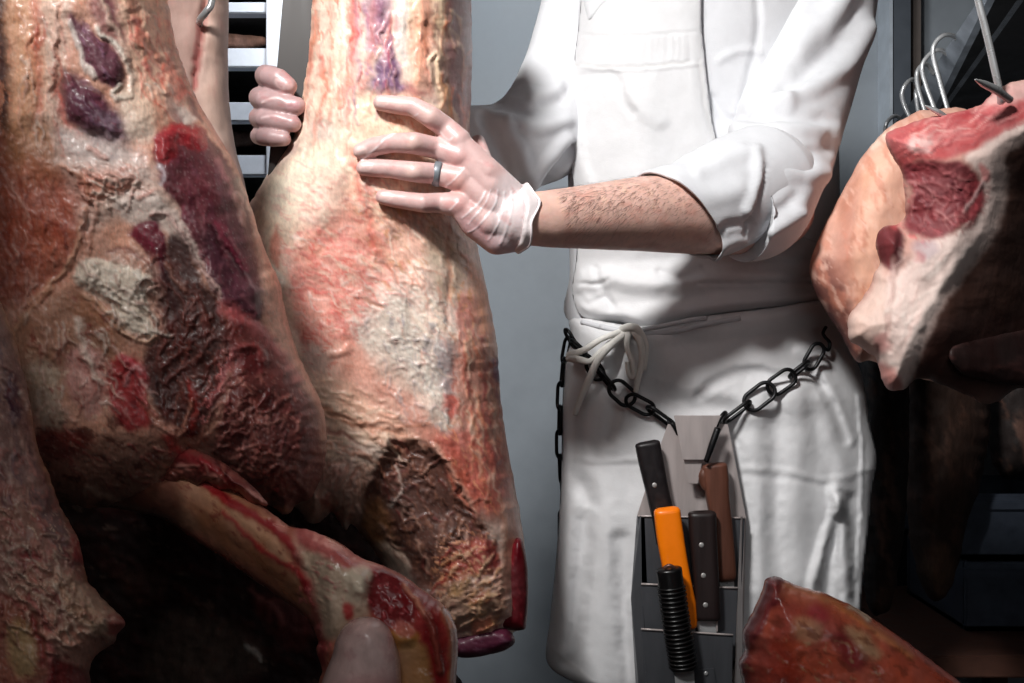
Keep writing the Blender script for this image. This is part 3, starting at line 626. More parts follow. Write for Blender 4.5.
# ---------- middle carcass
OUT2 = [(318,-95),(390,-100),(462,-95),(470,-40),(471,0),(472,60),(470,130),(470,190),(474,230),(480,258),(489,300),(497,345),(501,400),(508,450),(514,480),(521,520),(526,560),(527,600),(526,626),(514,632),(512,646),(494,654),(458,656),(430,650),(400,600),(380,560),(366,540),(352,524),(346,530),(338,520),(332,512),(322,520),(310,524),(296,508),(262,480),(236,430),(222,350),(224,280),(236,230),(252,200),(264,180),(284,150),(297,125),(300,100),(307,60),(312,0)]
F2 = [
 ('p',[(300,-95),(350,-95),(346,60),(348,130),(320,150),(292,140),(300,60)],(238,218,198),8,.9,3),
 ('l',[(314,-60),(314,20),(308,70),(302,110)],(6,6),(228,120,76),4,.8,0),
 ('m',[(300,-60),(350,-60),(350,130),(300,130)],(222,130,100),7,86,5,.1,.8,1),
 ('m',[(300,-60),(350,-60),(350,130),(300,130)],(244,226,200),9,86,5,.1,.6,1),
 ('l',[(352,-60),(352,10),(350,60),(346,100),(352,140)],(7,4),(206,96,76),4,.75,-2),
 ('l',[(360,-60),(364,20),(356,70),(346,120)],(12,6),(240,206,186),5,.8,3),
 ('m',[(340,-20),(366,-20),(360,130),(340,130)],(200,50,50),5,80,4,.15,.7,0),
 ('p',[(366,-95),(392,-95),(392,0),(384,30),(372,50),(364,30)],(150,112,140),5,.7,2),
 ('l',[(376,-50),(374,30),(370,60),(362,92)],(12,6),(196,110,104),4,.6,2),
 ('p',[(390,36),(396,58),(402,78),(406,90),(394,96),(374,98),(366,92),(372,76),(380,58)],(104,70,110),4,.92,5),
 ('m',[(366,50),(402,50),(404,98),(366,98)],(168,130,160),6,70,3,.05,.6,0),
 ('p',[(392,-95),(410,-95),(412,0),(408,40),(402,60),(394,40),(396,0)],(226,216,206),4,.9,5),
 ('p',[(408,-95),(440,-95),(434,20),(430,60),(424,96),(412,86),(410,40)],(234,176,146),6,.8,4),
 ('l',[(428,-80),(430,0),(426,60),(430,96)],(5,7),(222,130,98),5,.6,0),
 ('p',[(434,-95),(452,-95),(450,0),(446,60),(448,110),(440,110),(434,60)],(228,196,160),5,.9,4),
 ('p',[(450,-95),(476,-95),(474,200),(458,190),(450,130),(446,60)],(134,84,84),6,.9,1),
 ('m',[(446,-60),(474,-60),(474,200),(452,180)],(176,130,128),7,85,4,.05,.6,0),
 ('l',[(466,-60),(466,60),(464,180)],5,(150,130,130),4,.5,0),
 ('l',[(444,80),(452,120),(462,160),(470,200)],(6,6),(206,150,80),4,.7,1),
 ('p',[(408,82),(420,90),(426,96),(418,104),(404,98)],(140,40,50),4,.7,0),
 ('p',[(360,94),(420,100),(450,130),(470,140),(470,200),(400,220),(350,220),(340,160)],(238,206,176),8,.8,4),
 ('m',[(380,100),(450,110),(465,200),(400,200)],(226,150,116),9,50,2.5,.05,.7,1),
 # grey-blue patch and violet streaks at the left shoulder
 ('p',[(310,124),(326,120),(336,134),(330,144),(314,140)],(172,168,170),5,.7,1),
 ('p',[(250,205),(264,185),(284,156),(298,136),(300,150),(286,166),(272,190),(256,210)],(130,96,104),5,.7,0),
 ('m',[(240,150),(310,130),(300,200),(250,230)],(150,112,118),7,130,3,.1,.7,0),
 ('p',[(262,186),(300,150),(340,146),(352,180),(340,230),(310,260),(270,240),(252,214)],(236,218,190),10,.85,4),
 ('m',[(250,180),(340,150),(340,250),(250,250)],(190,176,160),8,120,2.5,.2,.6,0),
 # red-speckled middle
 ('p',[(330,160),(352,180),(372,240),(392,260),(370,300),(352,330),(330,340),(290,330),(284,290),(300,240)],(234,150,128),16,.75,0),
 ('m',[(280,170),(380,180),(390,300),(340,350),(280,320)],(216,104,96),9,25,3,.02,.6,.4),
 ('m',[(340,150),(470,220),(470,330),(330,330)],(240,216,190),10,40,4,.05,.6,1),
 ('p',[(366,220),(400,210),(440,230),(420,262),(390,268),(372,250)],(230,152,120),9,.5,1),
 ('m',[(360,200),(450,210),(450,280),(370,280)],(206,150,100),7,40,3,.08,.6,.5),
 ('p',[(424,232),(450,230),(464,250),(460,290),(440,300),(430,270)],(178,156,128),8,.65,0),
 ('l',[(352,152),(358,186),(368,215),(374,245)],(4,4),(214,70,60),4,.7,-2),
 ('l',[(378,256),(392,272),(404,290),(414,318),(420,345),(424,370)],(5,5),(206,130,110),4,.7,-2),
 ('l',[(446,240),(450,280),(446,320),(456,350),(452,400),(456,450)],(4,6),(206,140,116),4,.7,-3),
 ('p',[(356,320),(400,296),(430,340),(444,390),(450,430),(430,430),(400,400),(370,360)],(214,204,190),10,.7,2),
 ('m',[(350,290),(450,300),(455,440),(380,410)],(236,226,212),5,50,1.5,.0,.7,2),
 ('m',[(380,300),(450,310),(455,440),(400,430)],(160,150,152),6,65,3,.15,.7,0),
 ('p',[(438,342),(454,346),(456,390),(444,392),(436,366)],(150,140,150),7,.6,0),
 ('p',[(462,290),(478,300),(482,330),(476,356),(462,352),(458,320)],(214,120,104),5,.7,1),
 ('p',[(470,262),(488,290),(494,340),(484,344),(476,310)],(226,140,84),6,.8,1),
 ('m',[(456,260),(494,280),(500,370),(460,360)],(226,160,110),7,80,3,.1,.7,0),
 ('p',[(484,368),(494,358),(502,366),(504,392),(500,404),(486,398),(482,384)],(76,42,92),3,.95,1),
 ('m',[(455,345),(500,340),(512,480),(460,470)],(190,104,86),7,80,3,.02,.7,1),
 ('p',[(455,360),(486,350),(510,460),(512,520),(480,510),(466,450)],(200,110,84),10,.7,2),
 ('m',[(460,380),(510,400),(516,500),(470,480)],(226,190,160),6,80,3.5,.12,.7,1),
 ('p',[(444,396),(454,396),(458,412),(450,420),(444,408)],(210,80,64),3,.8,2),
 ('m',[(300,250),(350,250),(360,360),(290,380)],(226,96,84),6,20,2,.1,.7,.6),
 ('p',[(356,250),(364,296),(384,308),(380,300),(372,290),(360,280)],(150,100,70),3,.5,-2),
 ('l',[(354,300),(368,302),(382,308)],3,(170,110,80),2,.8,-3),
 ('l',[(330,356),(342,352),(350,348)],7,(226,190,176),3,.8,4),
 # left rim fat strip
 ('p',[(262,200),(274,215),(282,250),(292,300),(302,360),(310,400),(296,400),(280,330),(264,260)],(238,214,188),6,.85,3),
 ('p',[(276,226),(282,250),(278,270),(270,250)],(196,90,66),3,.7,0),
 ('p',[(268,262),(280,272),(284,286),(270,288)],(242,232,214),2,.8,3),
 # rose band then creamy folds
 ('p',[(344,330),(370,360),(388,400),(420,420),(440,440),(430,450),(400,430),(360,410),(340,380)],(220,138,122),7,.65,0),
 ('l',[(386,388),(404,402),(420,420),(436,444),(452,460)],(16,12),(196,104,90),6,.7,2),
 ('p',[(302,372),(340,380),(380,408),(408,432),(420,446),(396,460),(372,470),(362,500),(350,520),(330,515),(312,520),(298,500),(318,470),(326,440),(318,405)],(240,202,176),7,.92,5),
 ('r',[(300,380),(400,410),(390,470),(320,460)],(246,214,180),14,12,3.5,.6,4),
 ('l',[(324,408),(350,422),(376,428),(404,436)],(5,4),(206,130,90),3,.7,-3),
 ('l',[(326,430),(346,436),(360,444)],(6,3),(170,110,100),2,.8,-4),
 ('p',[(330,446),(360,442),(396,440),(402,452),(372,462),(344,466)],(206,182,168),5,.8,3),
 ('p',[(320,462),(350,462),(368,470),(366,492),(356,520),(344,522),(330,510),(316,520),(304,505)],(224,170,148),5,.9,3),
 ('r',[(310,455),(370,455),(360,522),(308,520)],(236,200,180),8,110,1.8,.6,5),
 ('l',[(322,500),(330,508),(336,520)],6,(216,110,90),3,.8,4),
 # cavity
 ('p',[(392,440),(412,438),(432,446),(462,470),(476,500),(488,530),(480,560),(470,580),(452,600),(440,610),(420,590),(398,566),(376,548),(362,532),(362,500),(372,470)],(84,44,34),5,.95,-16),
 ('m',[(375,440),(470,460),(480,580),(370,540)],(140,92,72),8,60,2,.05,.7,4),
 ('m',[(375,440),(470,460),(480,580),(370,540)],(46,20,18),9,60,2,.15,.8,-4),
 ('p',[(362,510),(380,500),(392,530),(400,560),(380,552),(364,536)],(170,116,76),6,.8,2),
 ('p',[(374,548),(390,540),(408,560),(404,572),(384,560)],(206,180,160),5,.8,4),
 ('l',[(396,466),(402,486),(396,500),(390,506)],(3,3),(226,200,186),1.5,.8,3),
 ('p',[(432,430),(452,440),(470,470),(480,500),(476,516),(462,500),(448,470)],(196,90,66),4,.85,4),
 ('p',[(440,440),(460,430),(496,440),(508,480),(506,504),(490,516),(476,500),(462,466)],(196,92,76),6,.8,4),
 ('m',[(440,430),(500,430),(508,510),(480,510)],(232,150,110),5,65,4,.08,.7,1),
 ('l',[(436,446),(452,470),(464,492),(476,514)],(6,4),(226,170,146),3,.8,4),
 ('p',[(452,552),(466,540),(486,538),(498,550),(496,572),(476,576),(456,580),(440,590)],(170,76,58),4,.85,5),
 ('m',[(440,536),(500,536),(500,585),(440,600)],(222,150,110),4,150,1.5,.05,.9,4),
 ('p',[(484,540),(498,545),(500,568),(488,566)],(130,22,26),4,.8,0),
 ('p',[(500,500),(516,510),(520,560),(508,600),(498,620),(494,590),(504,550)],(190,130,108),4,.85,0),
 ('l',[(506,506),(504,550),(500,590)],(4,4),(226,180,156),3,.7,3),
 ('p',[(440,600),(456,584),(480,588),(500,596),(500,626),(480,632),(456,634)],(128,90,70),5,.85,0),
 ('r',[(440,582),(505,586),(500,640),(440,640)],(204,160,132),9,160,3,.8,6),
 ('p',[(448,590),(462,580),(470,584),(456,598)],(170,130,90),3,.9,4),
 ('p',[(474,624),(490,616),(496,622),(486,634),(474,636)],(214,130,100),2.5,.9,4),
]
F3_ADD = []
F2 += [('l',[(350,-60),(356,30),(352,80),(346,120)],8,(206,120,120),4,.5,-1),('l',[(374,-60),(378,10),(380,40)],10,(134,96,128),5,.6,1),('l',[(326,-60),(330,40),(322,110)],7,(226,150,130),5,.45,0),('l',[(420,-60),(422,20),(418,80)],6,(236,150,112),4,.55,1)]
F2 += [('p',[(300,60),(350,60),(352,140),(310,150),(290,140)],(240,206,180),10,.4,0),('p',[(280,220),(350,200),(384,260),(372,320),(330,350),(292,330)],(228,140,128),22,.22,0),('p',[(330,340),(400,370),(440,430),(400,440),(340,410)],(236,168,140),14,.5,0),('p',[(260,190),(330,150),(350,170),(330,220),(280,220)],(240,228,208),10,.5,0)]
F2 += scatter([(312,0),(350,0),(350,120),(300,120)], 46, 40, 92, 6, [(226,130,104),(246,228,210),(210,96,86)], 3.5, 1.4, .5, 1)
F2 += scatter([(350,0),(400,0),(400,90),(350,110)], 40, 36, 94, 8, [(150,96,130),(226,176,176),(206,70,76)], 3.5, 1.6, .5, 2)
F2 += scatter([(405,0),(470,0),(470,180),(430,110)], 60, 40, 88, 6, [(240,206,170),(222,120,80),(140,86,88)], 3.5, 1.6, .5, 3)
F2 += scatter([(280,180),(380,180),(390,300),(330,350),(285,320)], 150, 16, 15, 25, [(222,100,92),(236,160,150),(246,226,214)], 2.6, .7, .5, 4)
F2 += scatter([(350,150),(460,210),(480,340),(430,380),(360,260)], 110, 26, 58, 16, [(246,226,206),(220,136,110),(176,150,140)], 3, 1.3, .5, 5)
F2 += scatter([(360,310),(440,330),(450,430),(400,420)], 80, 12, 60, 40, [(240,232,222),(170,160,162),(222,180,170)], 3, 1.8, .6, 6)
F2 += scatter([(455,290),(490,300),(512,470),(470,480)], 90, 30, 80, 9, [(230,160,120),(172,70,58),(236,206,180),(140,60,60)], 3, 1.4, .55, 7)
F2 += scatter([(300,380),(400,420),(380,460),(310,460)], 40, 34, 18, 12, [(248,216,188),(214,140,108)], 4, 2.6, .5, 8)
F2 += scatter([(372,440),(440,440),(480,520),(460,590),(380,550)], 110, 18, 60, 45, [(150,100,82),(46,18,16),(196,150,130),(116,44,40)], 3, 3.6, .65, 9)
F2 += scatter([(440,540),(500,540),(505,630),(450,640)], 60, 16, 150, 25, [(232,190,150),(140,30,30),(196,140,90)], 3.5, 3.2, .65, 10)
F2 += scatter([(310,455),(365,460),(355,515),(315,510)], 36, 18, 115, 25, [(240,206,190),(190,116,104)], 4, 4, .6, 11)
F3_ADD += scatter([(-40,320),(30,400),(60,500),(-40,500)], 70, 24, 74, 16, [(206,166,150),(110,82,90),(140,70,66)], 3, 1.6, .5, 1)
F3_ADD += scatter([(0,500),(80,530),(115,620),(60,660),(0,640)], 110, 16, 55, 35, [(236,206,184),(130,40,46),(206,150,130)], 3.6, 3.6, .6, 2)
def Y2(x, y): return np.interp(y, [-100, 120, 260, 700], [1.12, 1.135, 1.15, 1.16])
c2 = relief('beef_carcass', OUT2, Y2, 0.108, 66, 0.07, F2, (236,204,188), MEAT, 1.5, dk=.58, fine=.22, rough=(0.0004, 7), rag=0.8, warp=3.0, seed=31, key='c2', big=(0.005, 45))
tag(c2, 'pale fat-covered middle beef carcass that the butcher holds with both gloved hands', 'carcass', None)
RED = [(502,572),(508,552),(516,538),(524,545),(528,580),(527,622),(522,630),(506,629),(496,622),(498,600)]
relief('loose_muscle', RED, 1.105, 0.018, 14, 0.01, [('m',RED,(150,40,48),7,80,3,.1,.6,0)], (96,18,27), MEAT, 1.6, c2, (0.0006, 6), 0.4, 1, 6, big=(0.001, 30), label='dark red flap of muscle')
PUR = [(452,640),(464,634),(484,628),(504,628),(514,636),(512,646),(492,654),(464,658),(450,652)]
relief('loose_muscle', PUR, 1.095, 0.02, 11, 0.012, [('m',PUR,(140,90,112),7,10,3,.1,.6,0)], (92,36,58), MEAT, 1.6, c2, (0.0006, 6), 0.4, 1, 8, big=(0.001, 30), label='purple flap of muscle at the foot')
# ---------- bottom left carcass, nearest
OUT3 = [(-200,-90),(-120,-90),(-100,120),(-60,240),(-25,285),(-2,298),(8,322),(17,346),(24,375),(30,403),(38,447),(46,468),(53,486),(62,510),(74,530),(80,545),(84,566),(88,582),(96,590),(102,598),(112,608),(125,622),(118,634),(114,643),(100,652),(90,668),(92,700),(90,760),(-120,780),(-200,600)]
F3 = [
 ('p',[(-120,280),(4,300),(24,350),(36,430),(50,470),(30,480),(-120,470)],(150,112,104),8,.9,2),
 ('l',[(2,300),(16,340),(28,395),(38,446),(52,486),(76,536),(88,580)],(7,6),(206,160,120),3,.85,3),
 ('p',[(8,372),(16,376),(20,400),(18,424),(10,420),(6,396)],(78,40,62),3,.95,3),
 ('l',[(22,392),(28,400),(26,410)],4,(230,214,200),2,.9,4),
 ('m',[(-60,300),(40,380),(60,500),(-60,480)],(108,80,88),10,75,4,.05,.7,0),
 ('m',[(-60,300),(40,380),(60,500),(-60,480)],(196,156,140),8,75,4,.12,.7,1),
 ('p',[(36,490),(56,500),(76,536),(84,566),(70,570),(52,545),(40,520)],(104,78,78),7,.8,-1),
 ('m',[(-20,440),(80,500),(90,590),(-20,560)],(190,120,108),8,60,2,.0,.7,2),
 ('p',[(22,548),(36,552),(42,562),(30,566),(20,560)],(140,28,36),4,.8,-3),
 ('p',[(70,540),(80,544),(84,560),(74,560)],(190,60,66),3,.8,2),
 ('m',[(0,500),(80,530),(90,600),(0,600)],(230,196,170),6,60,2,.15,.8,3),
 ('p',[(56,570),(90,586),(112,606),(124,622),(110,640),(90,630),(66,610)],(196,160,134),5,.85,3),
 ('r',[(10,560),(90,580),(120,620),(60,640),(10,610)],(224,190,164),10,50,1.8,.6,6),
 ('p',[(108,614),(124,620),(120,634),(108,636)],(170,50,54),3,.8,1),
 ('p',[(56,640),(84,630),(104,650),(90,665),(76,670)],(206,150,130),4,.8,2),
 ('p',[(-20,600),(20,606),(40,630),(48,680),(-20,700)],(160,90,70),8,.8,3),
 ('p',[(8,624),(24,622),(34,644),(36,670),(20,676),(10,656)],(196,160,110),6,.8,3),
 ('l',[(0,596),(20,606),(36,628),(44,664)],(4,5),(140,30,36),3,.7,-2),
 ('l',[(30,600),(46,626),(52,660),(50,690)],(6,7),(206,110,108),4,.7,3),
 ('p',[(50,664),(80,668),(92,690),(90,740),(50,740)],(120,16,24),4,.9,0),
 ('m',[(-20,560),(100,600),(90,683),(-20,683)],(120,44,44),9,60,2,.15,.7,-1),
]
c3 = relief('beef_carcass', OUT3, 0.70, 0.06, 60, 0.06, F3+F3_ADD, (168,122,108), MEAT, 1.6, dk=.7, fine=.3, rough=(0.0006, 6), rag=0.9, warp=2.6, seed=41, key='c3', big=(0.004, 45))
tag(c3, 'nearest beef carcass at the bottom left corner, greyish with ragged fat', 'carcass', None)
# ---------- pale thin carcass leg far behind, with hook
OUT4 = [(120,-90),(228,-90),(229,0),(228,60),(230,110),(236,150),(246,190),(250,240),(190,300),(150,250),(130,120)]
F4 = [('p',[(120,-90),(198,-90),(200,20),(196,60),(190,90),(200,140),(150,140)],(186,148,136),8,.8,2),
 ('l',[(205,-60),(204,20),(198,60),(194,90)],(8,5),(150,60,56),3,.9,-8),
 ('l',[(200,24),(196,50),(196,86)],(4,5),(196,110,104),2,.8,0),
 ('p',[(208,-90),(226,-90),(226,60),(234,150),(220,170),(200,110),(206,40)],(222,186,168),8,.8,3),
 ('m',OUT4,(206,150,140),12,80,4,.12,.5,0)]
c4 = relief('beef_carcass', OUT4, 1.40, 0.07, 48, 0.05, F4, (204,166,152), FATM, 2.5, rough=(0.0006, 9), rag=0.3, warp=2, seed=51)
tag(c4, 'smooth pale carcass leg hanging from a hook between the front carcass and the rack', 'carcass', None)
hk = tube('meat_hook', [W(212,-980,1.32), W(213,-80,1.32), W(212.5,-40,1.32), W(212,0,1.32), W(206,12,1.32), W(200,20,1.33), W(199,30,1.36)], [0.0045]*12+[0.002], CHROME)
tag(hk, 'steel hook through the smooth pale leg at upper left', 'hook', None)
# ---------- carcass behind the leg bone, its shadow painted in as dark colour
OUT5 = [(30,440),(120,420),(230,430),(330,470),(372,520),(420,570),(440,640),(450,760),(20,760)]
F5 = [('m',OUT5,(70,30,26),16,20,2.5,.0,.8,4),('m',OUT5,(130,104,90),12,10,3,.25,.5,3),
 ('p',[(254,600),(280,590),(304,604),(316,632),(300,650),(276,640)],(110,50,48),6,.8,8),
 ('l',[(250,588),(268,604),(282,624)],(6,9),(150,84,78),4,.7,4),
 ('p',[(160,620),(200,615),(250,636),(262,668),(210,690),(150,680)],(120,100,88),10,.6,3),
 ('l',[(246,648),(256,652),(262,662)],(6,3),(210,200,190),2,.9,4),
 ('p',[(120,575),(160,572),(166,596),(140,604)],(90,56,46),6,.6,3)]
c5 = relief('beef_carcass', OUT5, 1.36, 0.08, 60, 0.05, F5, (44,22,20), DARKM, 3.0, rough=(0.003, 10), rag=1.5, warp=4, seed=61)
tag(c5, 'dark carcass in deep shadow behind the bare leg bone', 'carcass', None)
# ---------- right: two pork sides
OUTP2 = [(888,128),(905,118),(930,110),(980,130),(985,330),(950,380),(900,372),(872,361),(858,362),(850,352),(838,330),(822,305),(811,280),(810,262),(818,240),(830,215),(846,185),(860,160),(874,142)]
FP2 = [('p',[(808,262),(836,262),(850,300),(866,345),(858,366),(838,340),(816,305)],(112,48,38),8,.85,0),
 ('l',[(812,285),(826,310),(842,336),(856,356)],(10,6),(80,26,26),4,.8,0),
 ('p',[(856,170),(880,150),(900,150),(905,230),(880,280),(862,300),(850,270),(856,220)],(236,184,156),12,.8,3),
 ('p',[(846,190),(862,170),(858,230),(850,280),(832,270),(838,220)],(180,112,88),9,.7,0),  # shadow on the left side painted in as brown
 ('l',[(868,162),(862,200),(856,240)],5,(226,160,130),5,.5,-2),
 ('p',[(858,300),(880,280),(890,300),(880,340),(862,330)],(206,130,86),8,.6,1),
 ('l',[(874,146),(888,134),(896,130)],6,(240,220,200),3,.8,2),
 ('m',OUTP2,(200,124,98),14,70,3,.05,.6,.6),('m',OUTP2,(240,196,176),10,60,3,.1,.5,0)]
p2 = relief('pork_side', OUTP2, 1.21, 0.055, 45, 0.05, FP2, (220,168,148), FATM, 2.0, rough=(0.0004, 9), rag=0.4, warp=2, seed=71, big=(0.004, 40))
tag(p2, 'rear pork side with smooth orange-pink skin next to the butcher', 'pork', None)
OUTP1 = [(886,134),(898,128),(915,121),(936,116),(956,112),(972,108),(984,102),(994,90),(1006,84),(1024,80),(1090,72),(1130,70),(1130,400),(1080,410),(1024,388),(1000,400),(984,404),(968,396),(940,384),(920,378),(906,388),(896,391),(886,387),(880,374),(877,360),(868,352),(856,345),(849,338),(848,318),(858,304),(869,288),(875,272),(880,262),(876,245),(878,232),(886,226),(898,224),(905,214),(904,190),(902,172),(894,160),(888,148)]
FP1 = [
 ('p',[(1024,124),(1140,90),(1140,410),(1024,390),(960,400),(900,395),(908,350),(930,300),(960,260),(992,220),(1000,180),(985,160)],(74,48,40),22,.95,0),  # brown skin, darkened in colour for the side turned from the light
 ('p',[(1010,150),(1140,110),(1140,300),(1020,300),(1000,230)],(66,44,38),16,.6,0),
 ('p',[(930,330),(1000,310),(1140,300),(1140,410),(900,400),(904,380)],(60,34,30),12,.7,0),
 ('p',[(964,156),(985,142),(1024,120),(1130,80),(1130,100),(1024,142),(1004,156),(1006,190),(996,230),(966,272),(936,316),(916,360),(904,392),(876,390),(876,330),(880,290),(900,270),(930,240),(966,228),(982,205),(978,176)],(238,212,202),6,.95,5),
 ('p',[(880,262),(872,290),(850,314),(846,340),(876,352),(884,330),(886,290)],(232,200,186),5,.9,2),
 ('p',[(888,130),(936,114),(976,106),(1000,92),(1130,62),(1130,90),(1024,122),(992,140),(964,154),(940,160),(918,160),(904,168),(894,158)],(196,84,86),4,.95,0),
 ('m',[(888,130),(1000,92),(1130,70),(1020,125),(905,165)],(236,160,156),5,-22,4,.1,.7,1),
 ('m',[(888,130),(1000,92),(1130,70),(1020,125),(905,165)],(160,40,52),5,-22,4,.1,.7,0),
 ('p',[(984,104),(996,88),(1024,80),(1090,70),(1090,80),(1030,98),(1006,104)],(226,180,172),4,.85,3),
 ('p',[(907,142),(922,134),(934,140),(930,150),(914,152)],(236,196,190),4,.85,3),
 ('m',[(886,130),(930,140),(935,240),(900,230)],(226,120,116),5,60,1.6,.05,.8,3),
 ('p',[(902,168),(918,160),(945,160),(966,164),(980,180),(985,202),(976,220),(956,230),(940,238),(918,236),(905,228),(906,208),(912,196)],(122,42,50),4,.96,-7),
 ('m',[(904,160),(985,180),(975,225),(915,235)],(172,84,88),8,30,2,.05,.65,3),
 ('p',[(962,190),(976,180),(984,196),(978,216),(966,220),(972,204)],(150,54,60),3,.7,2),
 ('l',[(964,212),(976,196),(984,180)],(3,3),(220,180,176),2,.8,2),
 ('p',[(877,232),(890,224),(902,228),(904,248),(898,268),(890,273),(880,262),(876,246)],(112,28,38),3,.96,5),
 ('p',[(896,232),(906,236),(902,262),(892,272)],(60,14,20),3,.7,-6),
 ('l',[(893,258),(892,290),(888,320),(890,350)],(5,3),(180,140,132),3,.7,-5),
 ('r',[(870,270),(960,240),(930,310),(880,360)],(244,222,212),26,60,2,.2,1),
 ('l',[(968,250),(940,290),(918,330),(908,366)],(8,10),(246,226,216),6,.7,5),
 ('p',[(912,244),(932,240),(938,252),(922,260)],(170,150,160),4,.6,-1),
 ('p',[(916,252),(926,254),(924,262),(914,262)],(190,100,100),3,.6,-1),
 ('p',[(874,336),(886,334),(888,348),(878,352)],(206,130,124),4,.7,0),
 ('p',[(878,362),(896,370),(902,388),(890,392),(880,380)],(196,120,112),4,.8,0),
 ('p',[(890,206),(900,216),(896,228),(888,222)],(190,70,74),3,.7,0),
 ('p',[(979,166),(990,170),(988,182),(982,180)],(216,110,110),2.5,.7,1),
]
def PY1(x, y):
    u = np.clip(x-960+0.25*np.clip(y-200, 0, 200), 0, 400); return 1.06+0.0017*u*u/(u+45)*(0.25+0.75*sm((y-110)/90))
p1 = relief('pork_side', OUTP1, PY1, 0.05, 60, 0.06, FP1+scatter([(890,130),(1000,95),(1060,90),(960,150),(905,160)], 70, 26, -24, 10, [(226,140,136),(160,44,54),(240,190,180)], 3, 1, .5, 1)+scatter([(904,166),(980,180),(960,228),(915,232)], 40, 18, 30, 40, [(170,84,86),(100,30,40),(190,120,118)], 4, 1.6, .55, 2)+scatter([(880,280),(960,240),(920,320),(890,370)], 30, 22, -55, 14, [(246,228,218),(226,190,180)], 6, .8, .4, 3), (214,160,144), FATM, 1.6, dk=.6, rough=(0.0004, 8), rag=0.9, warp=2, seed=81, key='p1', big=(0.005, 45))
tag(p1, 'nearer pork side at the right edge with red cut face and thick white fat', 'pork', None)
relief('skin_flap', [(950,350),(990,335),(1130,325),(1130,395),(1024,386),(985,380),(960,372)], lambda x, y: 1.03+np.clip(x-950, 0, 400)*0.0012, 0.010, 26, 0.012, [('m',[(940,330),(1130,320),(1130,400),(940,400)],(80,44,40),10,-10,4,.1,.6,2)], (46,26,24), FATM, 3, p1, (0.0006, 9), 0.3, 2, 9)
# ---------- lower right leg of meat lying nearest
OUT6 = [(767,578),(778,577),(796,585),(822,592),(845,602),(863,612),(890,630),(915,648),(936,664),(962,684),(1010,730),(1010,830),(745,830),(744,700),(740,672),(739,661),(744,650),(742,636),(748,620),(756,604),(762,590)]
F6 = [('p',[(764,574),(784,578),(790,592),(782,606),(770,612),(760,634),(752,660),(750,700),(738,700),(738,640)],(104,24,34),4,.95,0),
 ('l',[(770,580),(776,592),(766,612),(752,640),(744,668)],(5,5),(150,60,62),3,.7,3),
 ('p',[(784,584),(822,592),(864,614),(900,640),(870,640),(830,612),(790,606)],(190,100,70),8,.8,2),
 ('p',[(790,600),(830,612),(850,640),(800,640),(772,640),(776,612)],(170,72,60),8,.8,1),
 ('p',[(812,604),(822,606),(830,618),(820,622),(808,614)],(170,44,54),5,.8,0),
 ('l',[(786,584),(830,600),(870,626),(910,656)],(5,7),(226,140,80),4,.7,2),
 ('l',[(850,606),(862,612),(868,618)],4,(244,220,190),2,.8,1),
 ('p',[(796,618),(816,620),(822,636),(806,644),(794,634)],(206,150,110),6,.7,1),
 ('p',[(834,636),(850,632),(868,650),(860,670),(844,664)],(130,20,34),6,.8,-1),
 ('p',[(846,628),(866,634),(880,656),(866,656)],(206,170,130),6,.7,1),
 ('m',[(760,600),(960,680),(960,800),(750,800)],(120,52,34),12,30,2,.05,.6,0),
 ('m',[(760,640),(870,650),(900,700),(750,720)],(190,150,110),9,40,1.5,.18,.6,1),
 ('p',[(760,640),(790,650),(800,690),(750,690)],(150,52,44),8,.7,1)]
p6 = relief('beef_shank', OUT6, 0.80, 0.05, 48, 0.05, F6, (198,84,56), WET, 1.8, rough=(0.0006, 8), rag=0.6, warp=2.4, seed=91, big=(0.003, 35))
tag(p6, 'orange-red leg of meat with a dark cut end in front of the apron, lower right', 'meat', None)
# ---------- far right: dark hanging carcasses
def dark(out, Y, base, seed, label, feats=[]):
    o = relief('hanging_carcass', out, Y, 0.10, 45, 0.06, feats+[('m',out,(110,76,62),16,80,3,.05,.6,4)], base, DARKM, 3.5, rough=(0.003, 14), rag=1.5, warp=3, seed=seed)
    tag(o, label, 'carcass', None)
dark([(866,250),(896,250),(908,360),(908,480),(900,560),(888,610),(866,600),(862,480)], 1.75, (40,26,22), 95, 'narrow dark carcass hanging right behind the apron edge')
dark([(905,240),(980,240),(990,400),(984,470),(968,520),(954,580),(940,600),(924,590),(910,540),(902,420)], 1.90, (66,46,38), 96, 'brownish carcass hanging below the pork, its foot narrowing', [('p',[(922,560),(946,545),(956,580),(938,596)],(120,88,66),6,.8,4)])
dark([(985,240),(1080,240),(1080,470),(1030,480),(996,470),(984,400)], 2.05, (34,24,22), 97, 'dim carcass hanging at the far right edge', [])
